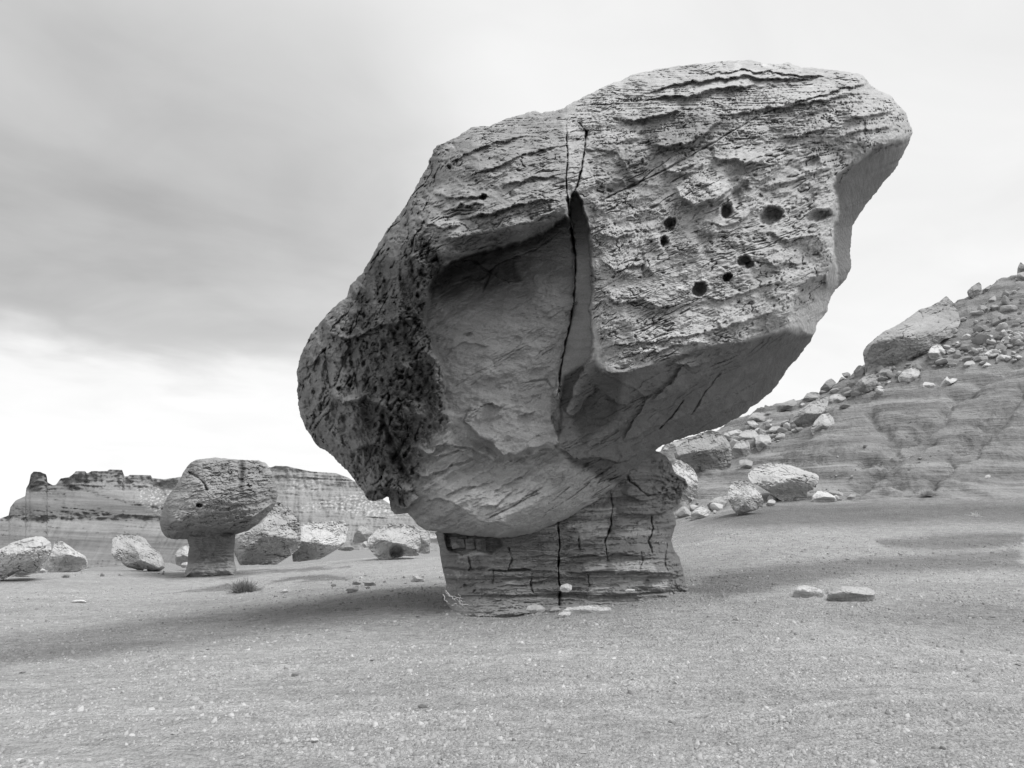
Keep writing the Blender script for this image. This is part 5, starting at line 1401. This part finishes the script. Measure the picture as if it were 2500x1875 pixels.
scatter(40, [(1650, 1262), (1700, 1230), (1790, 1205), (1960, 1205), (2100, 1212), (2050, 1225), (1800, 1240), (1680, 1275)], (12, 52), 'foot_stone',
        'small stone at the foot of the hill', 'stone', 'stones at the foot of the hill', STONES, rs)
scatter(26, [(1850, 1360), (1950, 1340), (2250, 1345), (2250, 1360), (1980, 1390), (1850, 1385)], (7, 16), 'ground_stone',
        'flat stone flake on the rise', 'stone', 'flakes on the rise right of the pedestal', FLATS, rs)
scatter(30, [(300, 1595), (560, 1575), (1000, 1500), (1060, 1500), (900, 1535), (560, 1590)], (7, 16), 'ground_stone',
        'small stone along the lip of the dark hollow', 'stone', 'stones along the lip of the dark hollow', FLATS, rs)


# gravel: nobody could count it, so one object
def build_gravel():
    rs = np.random.RandomState(9)
    n = 110000
    az = np.radians(rs.uniform(-37, 37, n)); r = 4.2 * np.exp(rs.rand(n) ** 1.25 * math.log(22 / 4.2))
    x = r * np.sin(az); y = r * np.cos(az)
    cl = 1.3 * fbm(x * .5 + y * .15, y * 1.5, 7.0, 3) + .5 * fbm(x * 3, y * 5, 3.0, 3)
    keep = rs.rand(n) < np.clip(.50 + 1.5 * cl, .06, 1)
    x, y, r = x[keep], y[keep], r[keep]; n = len(x)
    z = ground_h(x, y)
    size = np.clip(np.exp(rs.normal(math.log(.0095), .5, n)) * (r / 6) ** .55, .005, .04)
    big = rs.rand(n) < np.where(cl[keep] > .15, .05, .012)
    size = np.where(big, rs.uniform(.018, .045, n) * (r / 6) ** .3, size)
    k = 4
    ang = (np.arange(k) / k * 2 * math.pi)[None] + rs.uniform(0, 6, n)[:, None] + rs.uniform(-.35, .35, (n, k))
    rad = size[:, None] * rs.uniform(.6, 1.1, (n, k)) * np.array([1.0])
    el = rs.uniform(.5, 1, n)[:, None]; rot = rs.uniform(0, 6.28, n)[:, None]
    lx = rad * np.cos(ang); ly = rad * np.sin(ang) * el
    gx = lx * np.cos(rot) - ly * np.sin(rot); gy = lx * np.sin(rot) + ly * np.cos(rot)
    hh = size[:, None] * rs.uniform(.12, .5, n)[:, None]
    tx = rs.uniform(-.45, .45, n)[:, None]; ty = rs.uniform(-.45, .45, n)[:, None]
    lift = gx * tx + gy * ty
    bot = np.stack([x[:, None] + gx, y[:, None] + gy, z[:, None] - hh * .6 + lift * 0], -1)
    top = np.stack([x[:, None] + gx * .72, y[:, None] + gy * .72, z[:, None] + hh + lift], -1)
    V = np.concatenate([bot, top], 1).reshape(-1, 3)
    b = np.arange(n)[:, None] * 2 * k; j = np.arange(k)[None]; jn = (j + 1) % k
    q = np.stack([b + j, b + jn, b + k + jn, b + k + j], -1).reshape(-1, 4)
    c = np.arange(n) * 2 * k + k
    q = np.concatenate([q, np.stack([c, c + 1, c + 2, c + 3], -1)]); t = None
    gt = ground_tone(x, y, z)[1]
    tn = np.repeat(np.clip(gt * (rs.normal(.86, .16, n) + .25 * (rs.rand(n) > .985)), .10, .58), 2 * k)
    me = mesh_np('gravel', V, q, t, tn, M_STONE, smooth=False)
    link('gravel', me, None, kind='stuff')


build_gravel()


# ------------------------------------------------------------------ plants
def tube_mesh(paths, k=4):
    V, Q = [], []
    for pts, rad in paths:
        pts = np.asarray(pts, float); n = len(pts)
        b = sum(len(v) for v in V)
        tan = np.gradient(pts, axis=0); tan /= np.linalg.norm(tan, axis=1)[:, None] + 1e-9
        up = np.array([.3, .2, .93]); a = np.cross(tan, up); a /= np.linalg.norm(a, axis=1)[:, None] + 1e-9; c = np.cross(tan, a)
        th = np.arange(k) / k * 2 * math.pi
        rr = np.linspace(rad, rad * .25, n)[:, None, None]
        ring = pts[:, None] + rr * (a[:, None] * np.cos(th)[None, :, None] + c[:, None] * np.sin(th)[None, :, None])
        V.append(ring.reshape(-1, 3))
        i = np.arange(n - 1)[:, None] * k; j = np.arange(k)[None]; jn = (j + 1) % k
        Q.append(b + np.stack([i + j, i + jn, i + k + jn, i + k + j], -1).reshape(-1, 4))
    return np.vstack(V), np.vstack(Q)


def bush(name, px, py, w_px, h_px, n, mat, label, seed, cat='bush', back=0.0, rad=.005):
    rs = np.random.RandomState(seed)
    Y = float(foot(px, py)[0]) + back
    x0, _, _ = pos(px, py, Y); x0 = float(x0)
    W_ = w_px / F * Y; H = h_px / F * Y
    cl = [(rs.uniform(-.36, .36) * W_, rs.uniform(-.2, .2) * W_, rs.uniform(.7, 1.0)) for _ in range(6)]
    gz = float(ground_h(np.array([x0]), np.array([Y]))[0])
    paths = []
    for i in range(n):
        cx, cy, hs = cl[rs.randint(len(cl))]
        bx, by = cx + rs.normal(0, .05) * W_, cy + rs.normal(0, .05) * W_
        an = rs.uniform(0, 6.28); lean = abs(rs.normal(0, .8)); Lh = H * hs * rs.uniform(.55, 1.08)
        t = np.linspace(0, 1, 5)
        crv = rs.normal(0, .15)
        px_ = bx + math.cos(an) * lean * Lh * t ** 1.4 + crv * Lh * t * (1 - t); py_ = by + math.sin(an) * lean * Lh * t ** 1.4
        pz = Lh * t * math.sqrt(max(.2, 1 - .4 * lean ** 2)) * (1 - .15 * t * lean)
        paths.append((np.stack([px_, py_, pz - .02], 1), rad * rs.uniform(.7, 1.2)))
    V, Q = tube_mesh(paths, 3)
    me = mesh_np(name, V, Q, None, None, mat)
    o = link(name, me, None, label=label, category=cat)
    o.location = (x0, Y, gz)


bush('sagebrush', 600, 1446, 86, 40, 300, M_BUSH, 'dark twiggy desert bush on pale ground left of the pedestal', 1, rad=.009)
bush('small_shrub', 161, 1410, 16, 11, 120, M_BUSH, 'tiny dark shrub in front of the split boulder at left', 2, cat='shrub', rad=.006)
bush('dry_grass_clump', 2263, 1214, 44, 20, 500, M_GRASS, 'pale dry grass tuft at the foot of the banded slope', 3, cat='grass clump', rad=.008)
bush('dry_weed', 2378, 1262, 30, 16, 60, M_TWIG, 'sparse dry weed in the dark gravel near the right edge', 4, cat='weed', rad=.006)
bush('root_tuft', 1310, 1502, 26, 9, 120, M_TWIG, 'little dry tuft beside the pale rounded rock below the pedestal', 6, cat='weed', rad=.003)


def twigs():
    rs = np.random.RandomState(4)
    Y0 = 11.2
    base = [[(1085, 1440), (1092, 1452), (1105, 1462), (1120, 1468), (1128, 1478), (1140, 1487)], [(1088, 1443), (1100, 1452), (1112, 1456), (1122, 1462), (1132, 1475)],
            [(1128, 1478), (1122, 1468), (1124, 1458), (1118, 1450)], [(1082, 1450), (1083, 1462), (1095, 1472), (1102, 1478)], [(1102, 1478), (1115, 1474), (1124, 1484), (1134, 1492)], [(1105, 1462), (1118, 1458), (1130, 1462)],
            [(1132, 1475), (1145, 1478), (1156, 1477)], [(1120, 1468), (1128, 1466), (1135, 1470)]]
    paths = []
    for b in base:
        q = []
        for i, (a, c) in enumerate(b):
            x, y, z = pos(a + rs.uniform(-1, 1), c + rs.uniform(-1, 1), Y0 - .35 + .2 * math.sin(i * 1.3 + len(paths)) * .5); q.append((float(x), float(y), float(z)))
        q = np.array(q); t = np.linspace(0, len(q) - 1, len(q) * 3)
        q = np.stack([np.interp(t, np.arange(len(q)), q[:, k]) for k in range(3)], 1)
        paths.append((q + rs.normal(0, .008, q.shape), .006))
    V, Q = tube_mesh(paths, 5)
    b0 = np.array([V[:, 0].mean(), V[:, 1].mean(), V[:, 2].min()])
    o = link('bare_twigs', mesh_np('bare_twigs', V - b0, Q, None, None, M_TWIG), None, label='bleached bare branching twigs at the left foot of the pedestal', category='dead shrub')
    o.location = b0


twigs()
